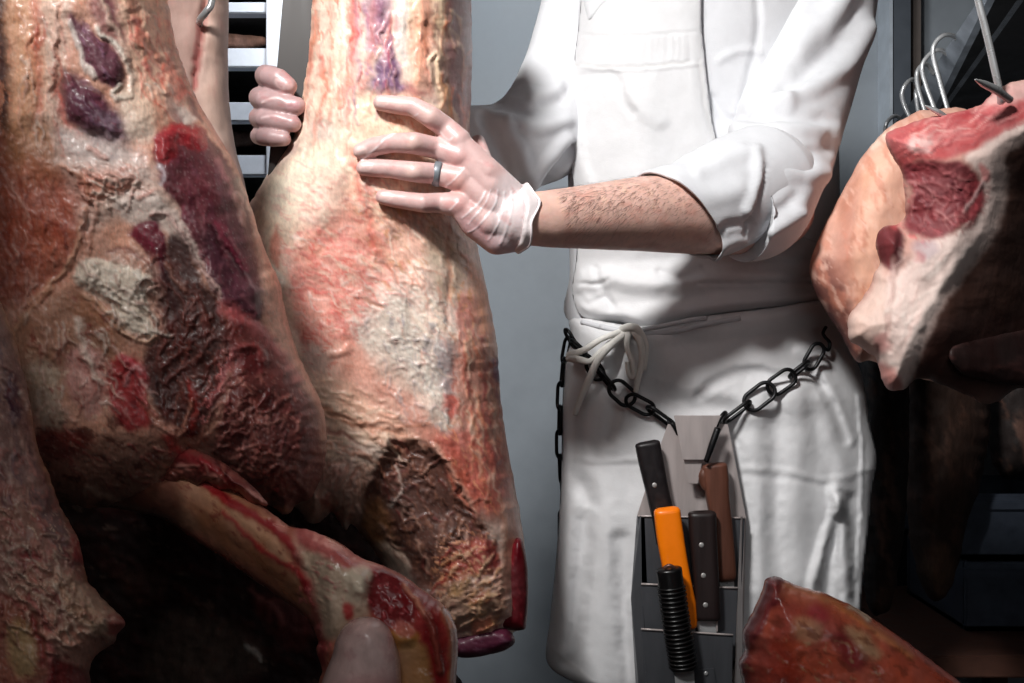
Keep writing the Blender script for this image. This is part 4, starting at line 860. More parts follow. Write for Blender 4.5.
# ---------- the butcher
BT = np.array([(-200,600,810),(-60,590,825),(0,578,832),(100,566,836),(200,568,838),(250,572,838),(300,572,838),(330,574,838),(365,568,850),(400,564,864),(470,560,877),(560,553,877),(680,546,872),(900,546,872)], float)
def body_y(px, py, grow=0.0):
    """depth of the front of the dressed torso"""
    xl = np.interp(py, BT[:, 0], BT[:, 1]); xr = np.interp(py, BT[:, 0], BT[:, 2]); xc = (xl+xr)/2; w = (xr-xl)/2+6
    t = np.clip(np.abs(px-xc)/w, 0, 1); T = 0.125
    return 1.41-T*(1-t**2.4)**(1/2.4)-grow
SKIN = None
def skin_mat():
    m, nt, b = newmat('skin'); at = nt.nodes.new('ShaderNodeVertexColor'); at.layer_name = 'Col'
    n1 = noise_node(nt, 70, 5, 0.6); n2 = noise_node(nt, 500, 3, 0.6)
    hs = nt.nodes.new('ShaderNodeHueSaturation'); nt.links.new(at.outputs[0], hs.inputs['Color']); nt.links.new(mr(nt, n1.outputs[0], 0.3, 0.7, 0.88, 1.1), hs.inputs['Value'])
    nt.links.new(hs.outputs[0], b.inputs['Base Color']); b.inputs['Roughness'].default_value = 0.5
    b.inputs['Subsurface Weight'].default_value = 0.12; b.inputs['Subsurface Radius'].default_value = (0.01, 0.004, 0.002); b.inputs['Subsurface Scale'].default_value = 0.5
    bump(nt, b, [(n2.outputs[0], 0.0004, 0.7)]); return m
SKIN = skin_mat()
def glove_mat():
    m, nt, b = newmat('latex_glove'); at = nt.nodes.new('ShaderNodeVertexColor'); at.layer_name = 'Col'
    n1 = noise_node(nt, 60, 4, 0.6, (1, 1, 1)); n2 = noise_node(nt, 220, 3, 0.6, (1, 1, 0.35), (0, 0.6, 0))
    hs = nt.nodes.new('ShaderNodeHueSaturation'); nt.links.new(at.outputs[0], hs.inputs['Color']); nt.links.new(mr(nt, n1.outputs[0], 0.3, 0.7, 0.93, 1.08), hs.inputs['Value'])
    nt.links.new(hs.outputs[0], b.inputs['Base Color']); b.inputs['Roughness'].default_value = 0.42; b.inputs['Coat Weight'].default_value = 0.1; b.inputs['Coat Roughness'].default_value = 0.2
    b.inputs['Subsurface Weight'].default_value = 0.15; b.inputs['Subsurface Radius'].default_value = (0.01, 0.005, 0.004); b.inputs['Subsurface Scale'].default_value = 0.5
    bump(nt, b, [(n1.outputs[0], 0.0012, 0.5), (n2.outputs[0], 0.0006, 0.6)]); return m
GLOVE = glove_mat()
def chain_caps(pts, rads, k=1.0):
    return [cone_ball(pts[i], pts[i+1], rads[i]*k, rads[i+1]*k) for i in range(len(pts)-1)]
# hand resting on the middle carcass; fingers follow its surface
def dy(px, py, off, lo=None):
    return depth_at('c2', px, py)-off
YK = 1.018                                          # depth of the knuckles
FING = {
 'index': ([(381,103),(397,105),(414,107),(431,117),(445,127),(459,141)], [.0070,.0080,.0084,.0094,.0094,.0110]),
 'middle': ([(361,151),(372,147),(392,143),(414,143),(436,148),(461,157)], [.0070,.0082,.0082,.0094,.0094,.0118]),
 'ring': ([(364,168),(376,168),(392,169),(415,172),(438,174),(461,179)], [.0070,.0080,.0080,.0090,.0092,.0118]),
 'little': ([(383,197),(394,199),(408,201),(424,203),(440,203),(460,205)], [.0066,.0076,.0078,.0084,.0090,.0112])}
lift = [0.006, 0.0075, 0.012, 0.021, 0.022, 0.022]
def hand_parts(k):
    parts = []; k = k*1.0
    for nm, (pp, rr) in FING.items():
        pts = []
        for i, (x, y) in enumerate(pp):
            Y = min(dy(x, y, lift[i]), 1.035) if i < 4 else YK+(0.004 if i == 4 else 0.0)
            pts.append(W(x, y, Y))
        parts += chain_caps(pts, [r*1.19 for r in rr], k)
    wr = [(517,201),(518,212),(519,224),(518,236)]
    for (nm, (pp, rr)), w_ in zip(FING.items(), wr):
        a = W(*pp[-1], YK); m_ = W((pp[-1][0]*.5+w_[0]*.5), pp[-1][1]*.5+w_[1]*.5+2, YK+0.001)
        b = W(*w_, 1.035); parts += chain_caps([a, m_, b], [rr[-1], .0150, .0160], k)
    parts += chain_caps([W(458,205,YK), W(474,223,YK+.006), W(497,238,YK+.012), W(516,236,1.04)], [.0115,.0150,.0175,.0165], k)   # heel of the hand
    parts += chain_caps([W(462,150,YK), W(480,172,YK+.004), W(500,192,YK+.01), W(516,204,1.035)], [.0130,.0170,.0170,.0165], k)
    parts += chain_caps([W(510,210,1.045), W(494,180,1.062), W(484,166,1.09), W(480,152,1.118), W(478,142,1.138)], [.016,.0150,.0115,.0105,.0085], k)  # thumb behind the edge
    return parts
# hand gripping the post
def hand2_parts(k):
    parts = []
    rows = [([(302,84),(272,77),(266,76),(270,77),(279,80),(288,86)], .0122, 1.0), ([(304,103),(269,99),(260,98),(266,100),(281,104),(297,106)], .0122, 1.0),
            ([(304,120),(269,119),(259,118),(265,119),(278,121),(293,124)], .0112, 1.0), ([(304,137),(268,137),(259,136),(264,137),(273,138),(284,139)], .0096, 1.0)]
    Ys = [1.215, 1.19, 1.145, 1.102, 1.092, 1.088]
    for pp, r, _ in rows:
        pts = [W(x, y, Y) for (x, y), Y in zip(pp, Ys)]
        parts += chain_caps(pts, [r*1.1, r*1.08, r*1.05, r*1.02, r, r*.82], k)
        parts += chain_caps([pts[0], W(345, 112, 1.25)], [r*1.1, .018], k)
    parts += chain_caps([W(306,100,1.235), W(350,112,1.25), W(372,120,1.255)], [.018,.022,.022], k)
    parts += chain_caps([W(306,124,1.235), W(350,124,1.25), W(372,124,1.255)], [.016,.021,.022], k)
    parts += chain_caps([W(350,104,1.25), W(335,76,1.235), W(322,58,1.225)], [.016,.0125,.0105], k)       # thumb up along the far side
    return parts
# body: one continuous skin (head, torso, arms, legs, hands)
XB = 0.268
def body_parts():
    P = []; V = Vector
    P += chain_caps([V((XB, 1.45, .93)), V((XB, 1.44, 1.05)), V((XB, 1.44, 1.2)), V((XB, 1.45, 1.34))], [.095, .085, .095, .10])
    for s in (-1, 1):
        P += chain_caps([V((XB+s*.06, 1.46, .95)), V((XB+s*.055, 1.44, 1.08)), V((XB+s*.075, 1.45, 1.25)), V((XB+s*.10, 1.45, 1.38))], [.10, .085, .095, .075])
        P += chain_caps([V((XB+s*.085, 1.46, .92)), V((XB+s*.095, 1.45, .70)), V((XB+s*.10, 1.45, .50)), V((XB+s*.10, 1.475, .36)), V((XB+s*.10, 1.48, .10))], [.088, .072, .055, .054, .036])
        P += chain_caps([V((XB+s*.10, 1.48, .06)), V((XB+s*.11, 1.36, .035)), V((XB+s*.115, 1.29, .03))], [.036, .032, .024])
        P += chain_caps([V((XB, 1.46, 1.46)), V((XB+s*.16, 1.45, 1.42))], [.055, .055])
    P += chain_caps([V((XB, 1.46, 1.40)), V((XB, 1.45, 1.56)), V((XB, 1.435, 1.60))], [.062, .056, .056])
    hd = Vector((XB-.01, 1.43, 1.68))
    P.append(ellipsoid(hd+V((0, .01, .02)), (.075, .092, .10))); P.append(ellipsoid(hd+V((0, -.03, -.05)), (.055, .06, .062)))
    P += chain_caps([hd+V((0, -.085, .012)), hd+V((0, -.104, -.022))], [.009, .014])
    for s in (-1, 1):
        P.append(ellipsoid(hd+V((s*.078, .005, -.005)), (.012, .02, .032))); P.append(ellipsoid(hd+V((s*.03, -.076, .03)), (.024, .012, .010)))
    P.append(ellipsoid(hd+V((0, -.084, -.055)), (.024, .012, .007))); P.append(ellipsoid(hd+V((0, -.084, -.068)), (.021, .012, .008)))
    # left arm (right in the photo)
    P += chain_caps([V((XB+.16, 1.45, 1.42)), W(800, 110, 1.36), W(778, 205, 1.235)], [.058, .050, .044])
    P += chain_caps([W(778, 212, 1.235), W(735, 216, 1.19), W(690, 214, 1.15), W(640, 214, 1.11), W(590, 217, 1.075), W(550, 219, 1.05), W(519, 219, 1.036)], [.044, .0465, .0465, .0418, .0352, .0305, .0270])
    # right arm, forearm behind the carcass
    P += chain_caps([V((XB-.16, 1.45, 1.42)), W(572, 70, 1.42), W(556, 140, 1.38)], [.058, .050, .042])
    P += chain_caps([W(556, 135, 1.375), W(490, 148, 1.31), W(425, 138, 1.278), W(370, 120, 1.255)], [.038, .032, .028, .025])
    return P
bm_ = remesh(body_parts()+hand_parts(.78)+hand2_parts(.80), 0.0045, 5)
FBODY = [('m',[(520,170),(730,160),(730,270),(520,270)],(212,150,134),9,10,3,.05,.5,0.4),
         ('m',[(520,170),(730,160),(730,270),(520,270)],(236,196,172),7,75,3,.15,.5,0.3)]
paint_mesh(bm_, FBODY, (224,182,168), 2, 3)
body = link('butcher', bm_, SKIN)
tag(body, 'person in white coat and long apron, both gloved hands on the middle carcass', 'person')
# dark arm hair: short fine strands growing from the forearm
def arm_hair():
    V = []; Fc = []; rnd = random.Random(5)
    axis = [W(690, 214, 1.15), W(640, 214, 1.11), W(590, 217, 1.075), W(552, 219, 1.05)]; rad = [.0465, .0418, .0352, .0305]
    for _ in range(1700):
        u = rnd.random()*2.98; i = int(u); t = u-i; c = axis[i].lerp(axis[i+1], t); r = rad[i]+(rad[i+1]-rad[i])*t
        d = (axis[i+1]-axis[i]).normalized(); up = Vector((0, 0, 1)); up = (up-d*up.dot(d)).normalized(); s = d.cross(up)
        if s.y > 0: s = -s
        a = rnd.gauss(0.7, 0.75)
        if a < -1.2 or a > 2.0: continue
        n = s*math.cos(a)+up*math.sin(a)
        p = c+n*(r*0.985); L = rnd.uniform(.007, .015); dirn = (d*rnd.uniform(.5, 1.1)-up*rnd.uniform(.1, .7)*(0.2 if a > 1.1 else 1)+n*rnd.uniform(.15, .4)).normalized()
        q = p+dirn*L*.5; e = q+(dirn-n*.25).normalized()*L*.5; w = dirn.cross(n).normalized()*rnd.uniform(.00008, .00014); k = len(V)
        V += [p-w, p+w, q+w*.8, q-w*.8, e]; Fc += [(k, k+1, k+2, k+3), (k+3, k+2, k+4)]
    m = plain_mat('arm_hair', (64, 42, 32), 0.6, 0, 50, 0, 0.2)
    o = link('arm_hair', mesh('arm_hair', V, Fc), m, body); o['kind'] = 'stuff'
arm_hair()
hair = remesh([ellipsoid(Vector((XB-.01, 1.452, 1.715)), (.084, .092, .095)), ellipsoid(Vector((XB-.01, 1.48, 1.66)), (.076, .065, .07))], 0.006, 4)
link('hair', hair, plain_mat('hair_brown', (48, 34, 24), 0.6, 0, 90, 0.002, 0.3, (1, 1, 0.2)), body)
# gloves
GF = [
 ('l',[(392,101),(404,103)],8,(236,206,196),4,.5,0),
 ('p',[(420,108),(432,106),(440,116),(432,124),(422,118)],(232,196,186),4,.5,0),
 ('p',[(404,136),(418,136),(422,146),(410,150)],(232,196,184),4,.5,0),
 ('p',[(406,165),(420,166),(420,178),(408,178)],(240,206,196),4,.6,0.3),
 ('p',[(450,176),(464,178),(466,190),(454,194)],(220,160,150),5,.6,0.8),('p',[(448,198),(462,198),(466,210),(452,212)],(214,150,146),5,.6,0.8),
 ('p',[(446,152),(464,150),(468,162),(452,166)],(206,150,146),5,.5,0.3),
 ('l',[(397,131),(384,140),(372,152),(362,160)],2,(244,232,232),1.2,.8,0.5),
 # tension creases across the back of the hand
 ('l',[(486,192),(476,206),(462,218)],1.6,(246,238,240),1,0.68,0.5),('l',[(491,190),(484,205),(468,224)],1.4,(246,238,240),1,0.6,0.45),
 ('l',[(498,190),(494,206),(478,226),(468,232)],1.8,(246,240,242),1,0.68,0.54),('l',[(505,192),(502,214),(494,232),(488,240)],1.8,(246,240,242),1,0.68,0.54),
 ('l',[(512,192),(511,214),(504,236),(500,244)],2.4,(244,238,240),1.4,0.6,0.63),('l',[(464,168),(454,180),(444,188)],1.6,(246,236,236),1,0.68,0.41),
 ('l',[(458,202),(450,210)],1.6,(244,232,234),1,0.6,0.36),('l',[(418,114),(408,120)],1.4,(246,236,236),1,0.52,0.23),('l',[(438,130),(448,140),(452,138)],1.6,(246,236,236),1,0.52,0.27),
 ('p',[(500,176),(536,184),(540,252),(494,250)],(240,230,232),8,.6,0),
 ('m',[(350,90),(540,100),(540,260),(350,260)],(206,150,148),12,30,1.5,.1,.45,0),
 ('p',[(462,214),(500,236),(524,252),(500,256),(460,234)],(190,140,146),8,.45,0),
]
for t in ((381,102),(359,151),(364,167),(384,197)):      # nails showing pale through the latex
    GF.append(('p',[(t[0]-4,t[1]-4),(t[0]+6,t[1]-5),(t[0]+9,t[1]),(t[0]+5,t[1]+4),(t[0]-4,t[1]+4)],(236,206,200),1.2,.8,0.6))
wr_ = [W(x, y, Y) for x, y, Y in ((490,213,1.032),(499,216,1.033),(507,218,1.035),(513,218.5,1.037),(516,218.7,1.038))]
g1 = remesh(hand_parts(1.0)+[tube_data(wr_, [.020,.0275,.0310,.0328,.0335], 40)], 0.0013, 11); paint_mesh(g1, GF, (212,176,172), .6, 7)
gl = link('glove', g1, GLOVE, body, 'milky latex glove spread on the carcass')
GF2 = [('p',[(276,78),(290,80),(293,88),(284,91),(276,86)],(222,190,188),1.5,.8,.4),('p',[(286,101),(298,102),(299,110),(288,110)],(200,160,166),1.5,.7,.3),
       ('l',[(262,102),(278,98),(288,104)],2,(240,216,214),1.4,.8,.6),('l',[(262,118),(276,116),(286,119)],2,(236,210,210),1.4,.7,.5),('m',[(250,60),(300,60),(300,150),(250,150)],(180,124,124),8,10,2,.1,.5,0)]
g2 = remesh(hand2_parts(1.0), 0.0015, 4); paint_mesh(g2, GF2, (176,146,146), .6, 8)  # darker base tone stands for the shade on this hand
link('glove', g2, GLOVE, body, 'latex glove gripping the steel post, four fingers showing')
def glove_cuff():
    m, nt, b = newmat('latex_cuff'); b.inputs['Base Color'].default_value = (*lin((238, 226, 226)), 1); b.inputs['Roughness'].default_value = 0.35; b.inputs['Alpha'].default_value = 0.92
    n = noise_node(nt, 90, 4, 0.6); bump(nt, b, [(n.outputs[0], 0.002, 0.6)])
    pts = [W(x, y, Y) for x, y, Y in [(511,218.4,1.036),(513,218.5,1.037),(514.5,218.7,1.0375),(516,218.8,1.038),(517.5,219,1.039),(519,219.2,1.040)]]
    V = []; seg = 72; rr = [.0332, .0338, .0342, .0346, .0350, .0354]
    for i, (p, t, n_, b_) in enumerate(ring_frame(pts)):
        for k in range(seg):
            a = 2*math.pi*k/seg; u = i/5
            wob = 1+u*(0.03*math.sin(3*a+1)+0.02*math.sin(7*a)+.012*math.sin(13*a))
            sh = t*(u*u*(0.004*math.sin(2*a+.6)+0.003*math.sin(5*a+2)))
            V.append(p+(n_*math.cos(a)*1.0+b_*math.sin(a)*0.98)*rr[i]*wob+sh)
    Fc = [(i*seg+k, i*seg+(k+1) % seg, (i+1)*seg+(k+1) % seg, (i+1)*seg+k) for i in range(5) for k in range(seg)]
    me = mesh('glove_cuff', V, Fc); o = link('glove_cuff', me, m, gl); s = o.modifiers.new('s', 'SOLIDIFY'); s.thickness = 0.0007
    rim = V[5*seg:6*seg]; rv, rf = tube_data(rim, 0.0013, 8, closed=True); r2 = mesh('cuff_rim', rv, rf); fixn(r2)
    m2 = plain_mat('latex_rim', (244, 234, 236), 0.35, 0, 50, 0, 0.04); link('cuff_rim', r2, m2, gl)
glove_cuff()
# ring worn under the latex on the ring finger
rc = W(437.5, 174.0, YK+.0035); axr = (W(445, 175.5, YK+.0035)-W(430, 173, YK+.0035)).normalized(); up = Vector((0, 0, 1)); n_ = (up-axr*up.dot(axr)).normalized(); b_ = axr.cross(n_)
V = []; seg = 48; prof = [(-.0036, .0112), (-.0038, .0124), (-.0020, .0129), (.0020, .0129), (.0038, .0124), (.0036, .0112)]
for (u, r) in prof:
    for k in range(seg):
        a = 2*math.pi*k/seg; V.append(rc+axr*u+(n_*math.cos(a)+b_*math.sin(a))*r)
Fc = [(i*seg+k, i*seg+(k+1) % seg, ((i+1) % 6)*seg+(k+1) % seg, ((i+1) % 6)*seg+k) for i in range(6) for k in range(seg)]
me = mesh('ring', V, Fc); fixn(me); link('ring', me, plain_mat('grey_metal', (128, 134, 140), 0.4, 0.3, 60, 0, 0.05), body, 'plain grey metal ring on the ring finger')

# ---------- clothing
FCOAT = [('l',[(590,-10),(606,-2),(598,14),(590,22)],4,None,2,0,3),('l',[(702,-40),(703,40),(710,100),(716,180)],2.5,None,1.5,0,2),
 ('l',[(755,-20),(758,30),(748,80),(735,140)],5,None,4,0,-4),('l',[(712,100),(724,118),(740,122)],9,None,5,0,-5),('l',[(720,60),(740,50),(760,52)],5,None,4,0,3),
 ('l',[(800,200),(812,240),(820,290)],12,None,8,0,5),('l',[(812,180),(826,220),(832,280)],8,None,6,0,-5)]
OC = [(596,-180),(700,-200),(800,-180),(832,-60),(834,0),(838,100),(840,200),(840,262),(836,300),(838,330),(700,345),(574,325),(570,270),(568,180),(566,100),(574,20),(584,-60)]
coat = relief('coat', OC, lambda x, y: body_y(x, y)+.004, 0.006, 9, 0.16, FCOAT, (226,227,231), CLOTHP, 2.5, body, (0.0004, 30), 0, 1, 101, big=(0.002, 60))
relief('collar', [(584,-60),(640,-60),(625,-30),(612,-4),(600,10),(590,21),(586,14),(582,-10)], lambda x, y: body_y(x, y)-.012, 0.008, 6, 0.001, [('l',[(590,18),(604,4),(620,-24)],2,None,1.5,0,-1.5)], (232,233,236), CLOTHP, 1.5, coat, (0.0004, 12), 0, 1, 102, big=(0.001, 40))
def slab(name, out, off, thick, feats, parent, seed, base=(226,226,228), step=2.0, R=5, rough=(0.0003, 30), big=(0.002, 60), warp=1, mat=None):
    return relief(name, out, lambda x, y: body_y(x, y)-off, thick, R, 0.001, feats, base, mat or CLOTHP, step, parent, rough, 0, warp, seed, big=big)
# skirt with its folds
OS = [(574,318),(640,326),(705,316),(770,308),(836,300),(842,325),(850,348),(861,372),(866,396),(870,425),(877,458),(872,490),(869,525),(864,570),(861,612),(861,700),(862,780),(610,780),(600,700),(584,688),(548,664),(550,620),(556,560),(560,500),(562,450),(563,400),(566,360),(572,338)]
FS = [
 ('l',[(578,330),(630,338),(700,330),(832,314)],14,None,8,0,5),
 ('l',[(620,340),(660,352),(700,380),(740,400),(800,398)],26,None,18,0,9),('l',[(690,340),(720,344),(770,338),(820,330)],20,None,14,0,-6),
 ('l',[(640,388),(680,402),(730,408)],14,None,9,0,-6),('l',[(700,395),(720,380),(750,372),(790,380)],8,None,6,0,-6),
 ('l',[(612,352),(616,378),(614,410),(608,440)],9,None,7,0,-6),('l',[(596,345),(600,375),(590,420),(582,470)],9,None,8,0,4),
 ('l',[(575,400),(572,430),(576,470),(590,500)],14,None,10,0,-7),('l',[(572,460),(600,467),(640,462)],4,None,3,0,-1),('l',[(566,458),(600,461),(650,458)],4,None,4,0,1.6),
 ('l',[(600,480),(604,540),(600,610),(596,680)],26,None,18,0,10),('l',[(574,500),(566,570),(560,650)],14,None,10,0,8),('l',[(584,520),(580,590),(572,660)],12,None,9,0,-9),
 ('l',[(620,540),(624,600),(630,660),(636,700)],12,None,9,0,-8),('l',[(636,600),(640,680)],14,None,9,0,7),
 ('l',[(732,440),(740,500),(742,560),(746,620)],16,None,12,0,-5),
 ('l',[(752,420),(756,480),(760,540),(764,590)],18,None,12,0,7),('l',[(775,400),(776,470),(772,540),(772,590)],12,None,9,0,-5),
 ('l',[(796,390),(800,440),(796,500),(800,580)],16,None,12,0,6),('l',[(742,468),(790,472),(830,480),(870,468)],5,None,4,0,1.6),('l',[(742,475),(790,479),(830,488)],5,None,4,0,-1),
 ('l',[(840,500),(826,540),(814,580),(806,620)],9,None,5,0,11),('l',[(834,490),(842,530),(846,580),(848,610)],9,None,6,0,9),('l',[(836,520),(830,560),(826,610)],9,None,6,0,-9),
 ('l',[(822,400),(832,440),(842,470),(838,500)],14,None,9,0,6),('l',[(812,372),(830,400),(846,440)],7,None,5,0,-6),('l',[(858,396),(862,450),(860,520),(856,580)],3,None,1.6,0,4),
 ('l',[(800,350),(820,368),(836,400),(850,440)],8,None,6,0,5),('l',[(720,424),(732,440)],9,None,6,0,-4),
 ('l',[(850,500),(858,540),(856,600)],10,None,7,0,-7),
 ('l',[(552,650),(586,676),(604,690)],2,(200,198,196),1.5,.4,1),
]
skirt = slab('apron', OS, .018, .012, FS, body, 111, step=2.0, R=8, rough=(0.0005, 40), big=(0.004, 70), warp=1.2)
skirt['label'] = 'long white cotton apron'
OB = [(574,62),(578,30),(584,-20),(600,-60),(690,-60),(702,33),(707,80),(714,130),(730,170),(765,210),(800,235),(832,250),(838,280),(836,298),(800,305),(760,309),(700,317),(668,326),(645,330),(622,322),(596,322),(584,318),(576,308),(572,288),(576,262),(577,230),(574,190),(569,150),(570,100)]
FB_ = [('l',[(578,35),(620,36),(660,34),(700,32)],2,None,1.5,0,-1.0),('l',[(574,64),(610,68),(650,66),(690,62)],2,(206,203,200),1.2,.4,-1.6),('l',[(576,66),(610,70),(650,69),(704,64)],2.5,None,1.5,0,1.6),
 *[('l',[(x+random.uniform(-1,1),37),(x+random.uniform(-2,2),60)],2.2,None,1.6,0,random.uniform(-.9,.9)) for x in range(582,700,6)],*[('l',[(x,68),(x+random.uniform(-4,4),random.uniform(78,104))],4,None,3,0,random.uniform(-.8,.8)) for x in range(582,700,11)],
 ('l',[(572,88),(580,78),(600,74),(616,78),(622,96),(632,112)],6,None,5,0,-3.5),('l',[(628,94),(640,110),(660,120)],10,None,8,0,3),
 ('l',[(574,100),(578,150),(590,190)],9,None,7,0,5),('l',[(640,90),(650,140),(640,180)],22,None,16,0,4),
 ('l',[(700,60),(706,110),(718,150)],4,(212,210,208),2,.3,-2),('l',[(577,262),(620,262),(700,258),(800,262)],14,None,10,0,-5),
 ('l',[(576,284),(600,278),(640,284),(690,282),(740,276),(830,280)],12,None,9,0,8),('l',[(596,270),(602,290),(612,306)],5,None,4,0,-5),('l',[(660,272),(680,278),(700,270)],5,None,4,0,-4),('l',[(576,283),(600,284),(608,279)],3,None,2,0,-4),('l',[(700,284),(760,283),(830,284)],3,None,2,0,-4),
 ('l',[(582,306),(620,316),(680,312),(740,304),(830,296)],12,None,9,0,9),('l',[(578,296),(588,304),(604,298)],5,None,4,0,-4),
 ('l',[(760,250),(800,262),(830,268)],9,None,6,0,6)]
bib = slab('bib', OB, .011, .007, FB_, skirt, 121, step=1.8, R=22, rough=(0.0004, 30), big=(0.003, 60), warp=1.2)
def tie_pts(L): return [W(x, y, body_y(np.array([float(x)]), np.array([float(y)]))[0]-off) for x, y, off in L]
def flat_cord(name, L, r, parent, mat=CLOTH):
    tube(name, tie_pts(L), r, mat, parent, 10, 6)
flat_cord('waist_string', [(582,322,.030),(610,329,.036),(640,334,.040),(676,331,.040),(700,325,.040),(740,318,.034)], .0035, skirt)
flat_cord('waist_string', [(600,326,.034),(626,331,.040),(652,328,.042),(690,320,.038),(706,318,.030)], .0030, skirt)
CORD = cloth_mat('cotton_cord', (232, 230, 224))
for L, r in (([(626,330,.044),(614,334,.056),(600,340,.062),(584,350,.062),(569,355,.062)], [.0045,.0038,.0036,.0042,.0050]),
             ([(569,358,.060),(580,360,.066),(590,361,.060),(600,352,.055),(612,342,.052),(628,330,.044)], [.0050,.0048,.0036,.0034,.0040,.0045]),
             ([(628,330,.046),(612,344,.056),(598,360,.062),(589,380,.058),(581,398,.052),(575,414,.046)], [.0050,.0048,.0045,.0048,.0042,.0036]),
             ([(630,328,.048),(627,345,.054),(632,362,.054),(634,374,.050),(630,376,.048),(627,362,.046)], [.0045,.0036,.0034,.0034,.0036,.0034]),
             ([(632,328,.048),(640,342,.056),(642,360,.052),(638,378,.048),(636,392,.044)], [.0050,.0042,.0040,.0038,.0032]),
             ([(622,329,.048),(630,327,.054),(638,330,.054),(646,346,.048),(644,370,.044)], [.0050,.0052,.0050,.0034,.0030])):
    tube('drawstring', tie_pts(L), r, CORD, skirt, 10, 7)
# sleeves
def sleeve(name, pts, rads, feats, parent, seg=96, nlen=150, flat=1.0, open_end=False, slant=0.0, seed=1, ymul=0.9, label=None, amp=0.004):
    Q = crom(pts, 30, False); rr = np.interp(np.linspace(0, 1, len(Q)), np.linspace(0, 1, len(rads)), rads)
    Wp = [W(*q) for q in Q]; V = []
    for i, ((p, t, n, b), r, q) in enumerate(zip(ring_frame(Wp), rr, Q)):
        for k in range(seg):
            a = 2*math.pi*k/seg; d = n*math.cos(a)+b*math.sin(a); v = d*(r/F*q[2]); v.y *= ymul; V.append(p+v+t*(slant*d.z*i/len(Q)))
    m = len(Q); Fc = [(i*seg+k, i*seg+(k+1) % seg, (i+1)*seg+(k+1) % seg, (i+1)*seg+k) for i in range(m-1) for k in range(seg)]
    Fc.append(tuple(range(seg))[::-1])
    if not open_end: Fc.append(tuple((m-1)*seg+k for k in range(seg)))
    me = mesh(name, V, Fc); fixn(me)
    co = np.array([v[:] for v in V]); nz = lambda px, py, c: amp*fbm(c[:, 0]*9+seed, c[:, 2]*9+c[:, 1]*6, 3, seed)*2
    paint_mesh(me, feats, (226,227,231), 1.0, seed, noise=nz)
    o = link(name, me, CLOTHP, parent, label)
    if open_end:
        s = o.modifiers.new('s', 'SOLIDIFY'); s.thickness = 0.003; s.offset = -1
    return o
FSL = [('l',[(860,10),(840,40),(812,66),(786,86)],15,None,9,0,-8),('l',[(872,30),(852,62),(820,84),(788,100)],12,None,8,0,7),('l',[(850,-10),(826,20),(800,50)],16,None,10,0,7),
 ('l',[(735,130),(760,108),(786,100)],12,None,8,0,6),('l',[(728,122),(745,112),(760,104)],7,None,5,0,-6),('l',[(740,132),(780,128),(820,132)],9,None,7,0,6),('l',[(745,118),(790,116),(830,120)],8,None,7,0,-6),
 ('l',[(770,150),(800,158),(826,148)],10,None,8,0,-6),('l',[(764,166),(800,176),(820,174)],10,None,8,0,6),('l',[(832,120),(838,150),(826,180)],10,None,8,0,5),
 ('l',[(750,224),(772,214),(796,196)],7,None,5,0,-3),('l',[(748,236),(774,230),(798,214)],10,None,6,0,7),('l',[(800,210),(812,180),(820,150)],12,None,8,0,4),
 ('l',[(740,196),(752,214),(750,230)],6,None,4,0,-2),('l',[(800,20),(790,60),(776,96)],20,None,14,0,4),('l',[(770,0),(764,40),(756,90)],9,None,6,0,-4)]
sl = sleeve('sleeve', [(806,-70,1.40),(815,0,1.385),(802,70,1.35),(786,128,1.29),(770,176,1.225),(756,206,1.19),(738,212,1.175)], [60,60,56,54,53,53,50], FSL, coat, seed=131, ymul=.95, amp=.0016)
FCU = [('l',[(664,178),(676,196),(694,222),(712,252)],3,(206,205,206),1.5,.5,-1.5),('l',[(764,166),(762,190),(752,216),(744,236)],3,(190,188,190),1.6,.4,-3),('l',[(757,150),(758,180),(748,210)],8,None,5,0,6),
 ('l',[(715,250),(722,232),(734,224),(752,226)],6,None,4,0,-4),('l',[(714,262),(724,246),(744,240)],7,None,4,0,6),('l',[(700,170),(720,160),(745,152)],10,None,8,0,4),('l',[(680,186),(710,196),(740,190)],14,None,10,0,3)]
cuffQ = [(780,176,1.235),(764,181,1.208),(742,190,1.188),(718,202,1.168),(700,210,1.155),(677,216,1.140)]
cu = sleeve('rolled_cuff', cuffQ, [40,57,57,56,52,50], FCU, coat, slant=.034, seed=133, ymul=.95, open_end=True, amp=.0012)
FSR = [('l',[(560,100),(530,110),(500,104),(484,100)],8,None,6,0,-6),('l',[(566,120),(540,128),(510,122)],10,None,7,0,7),('l',[(570,70),(556,90),(536,96)],8,None,6,0,5),('l',[(500,120),(520,150),(530,180)],9,None,7,0,6),('l',[(484,118),(500,150),(508,176)],8,None,6,0,-6),
 ('l',[(574,148),(556,168),(544,186)],7,None,4,0,-10),('l',[(566,140),(548,160),(530,186)],9,None,6,0,8),('l',[(552,0),(540,40),(530,70)],12,None,9,0,5),('l',[(566,20),(562,60),(568,90)],7,None,5,0,-5)]
sleeve('sleeve', [(612,-70,1.43),(604,-10,1.43),(590,40,1.42),(570,90,1.40),(545,128,1.365),(510,146,1.325),(470,146,1.298),(425,138,1.278)], [60,60,56,54,52,46,40,36], FSR, coat, seed=135, ymul=.85, amp=.0016)
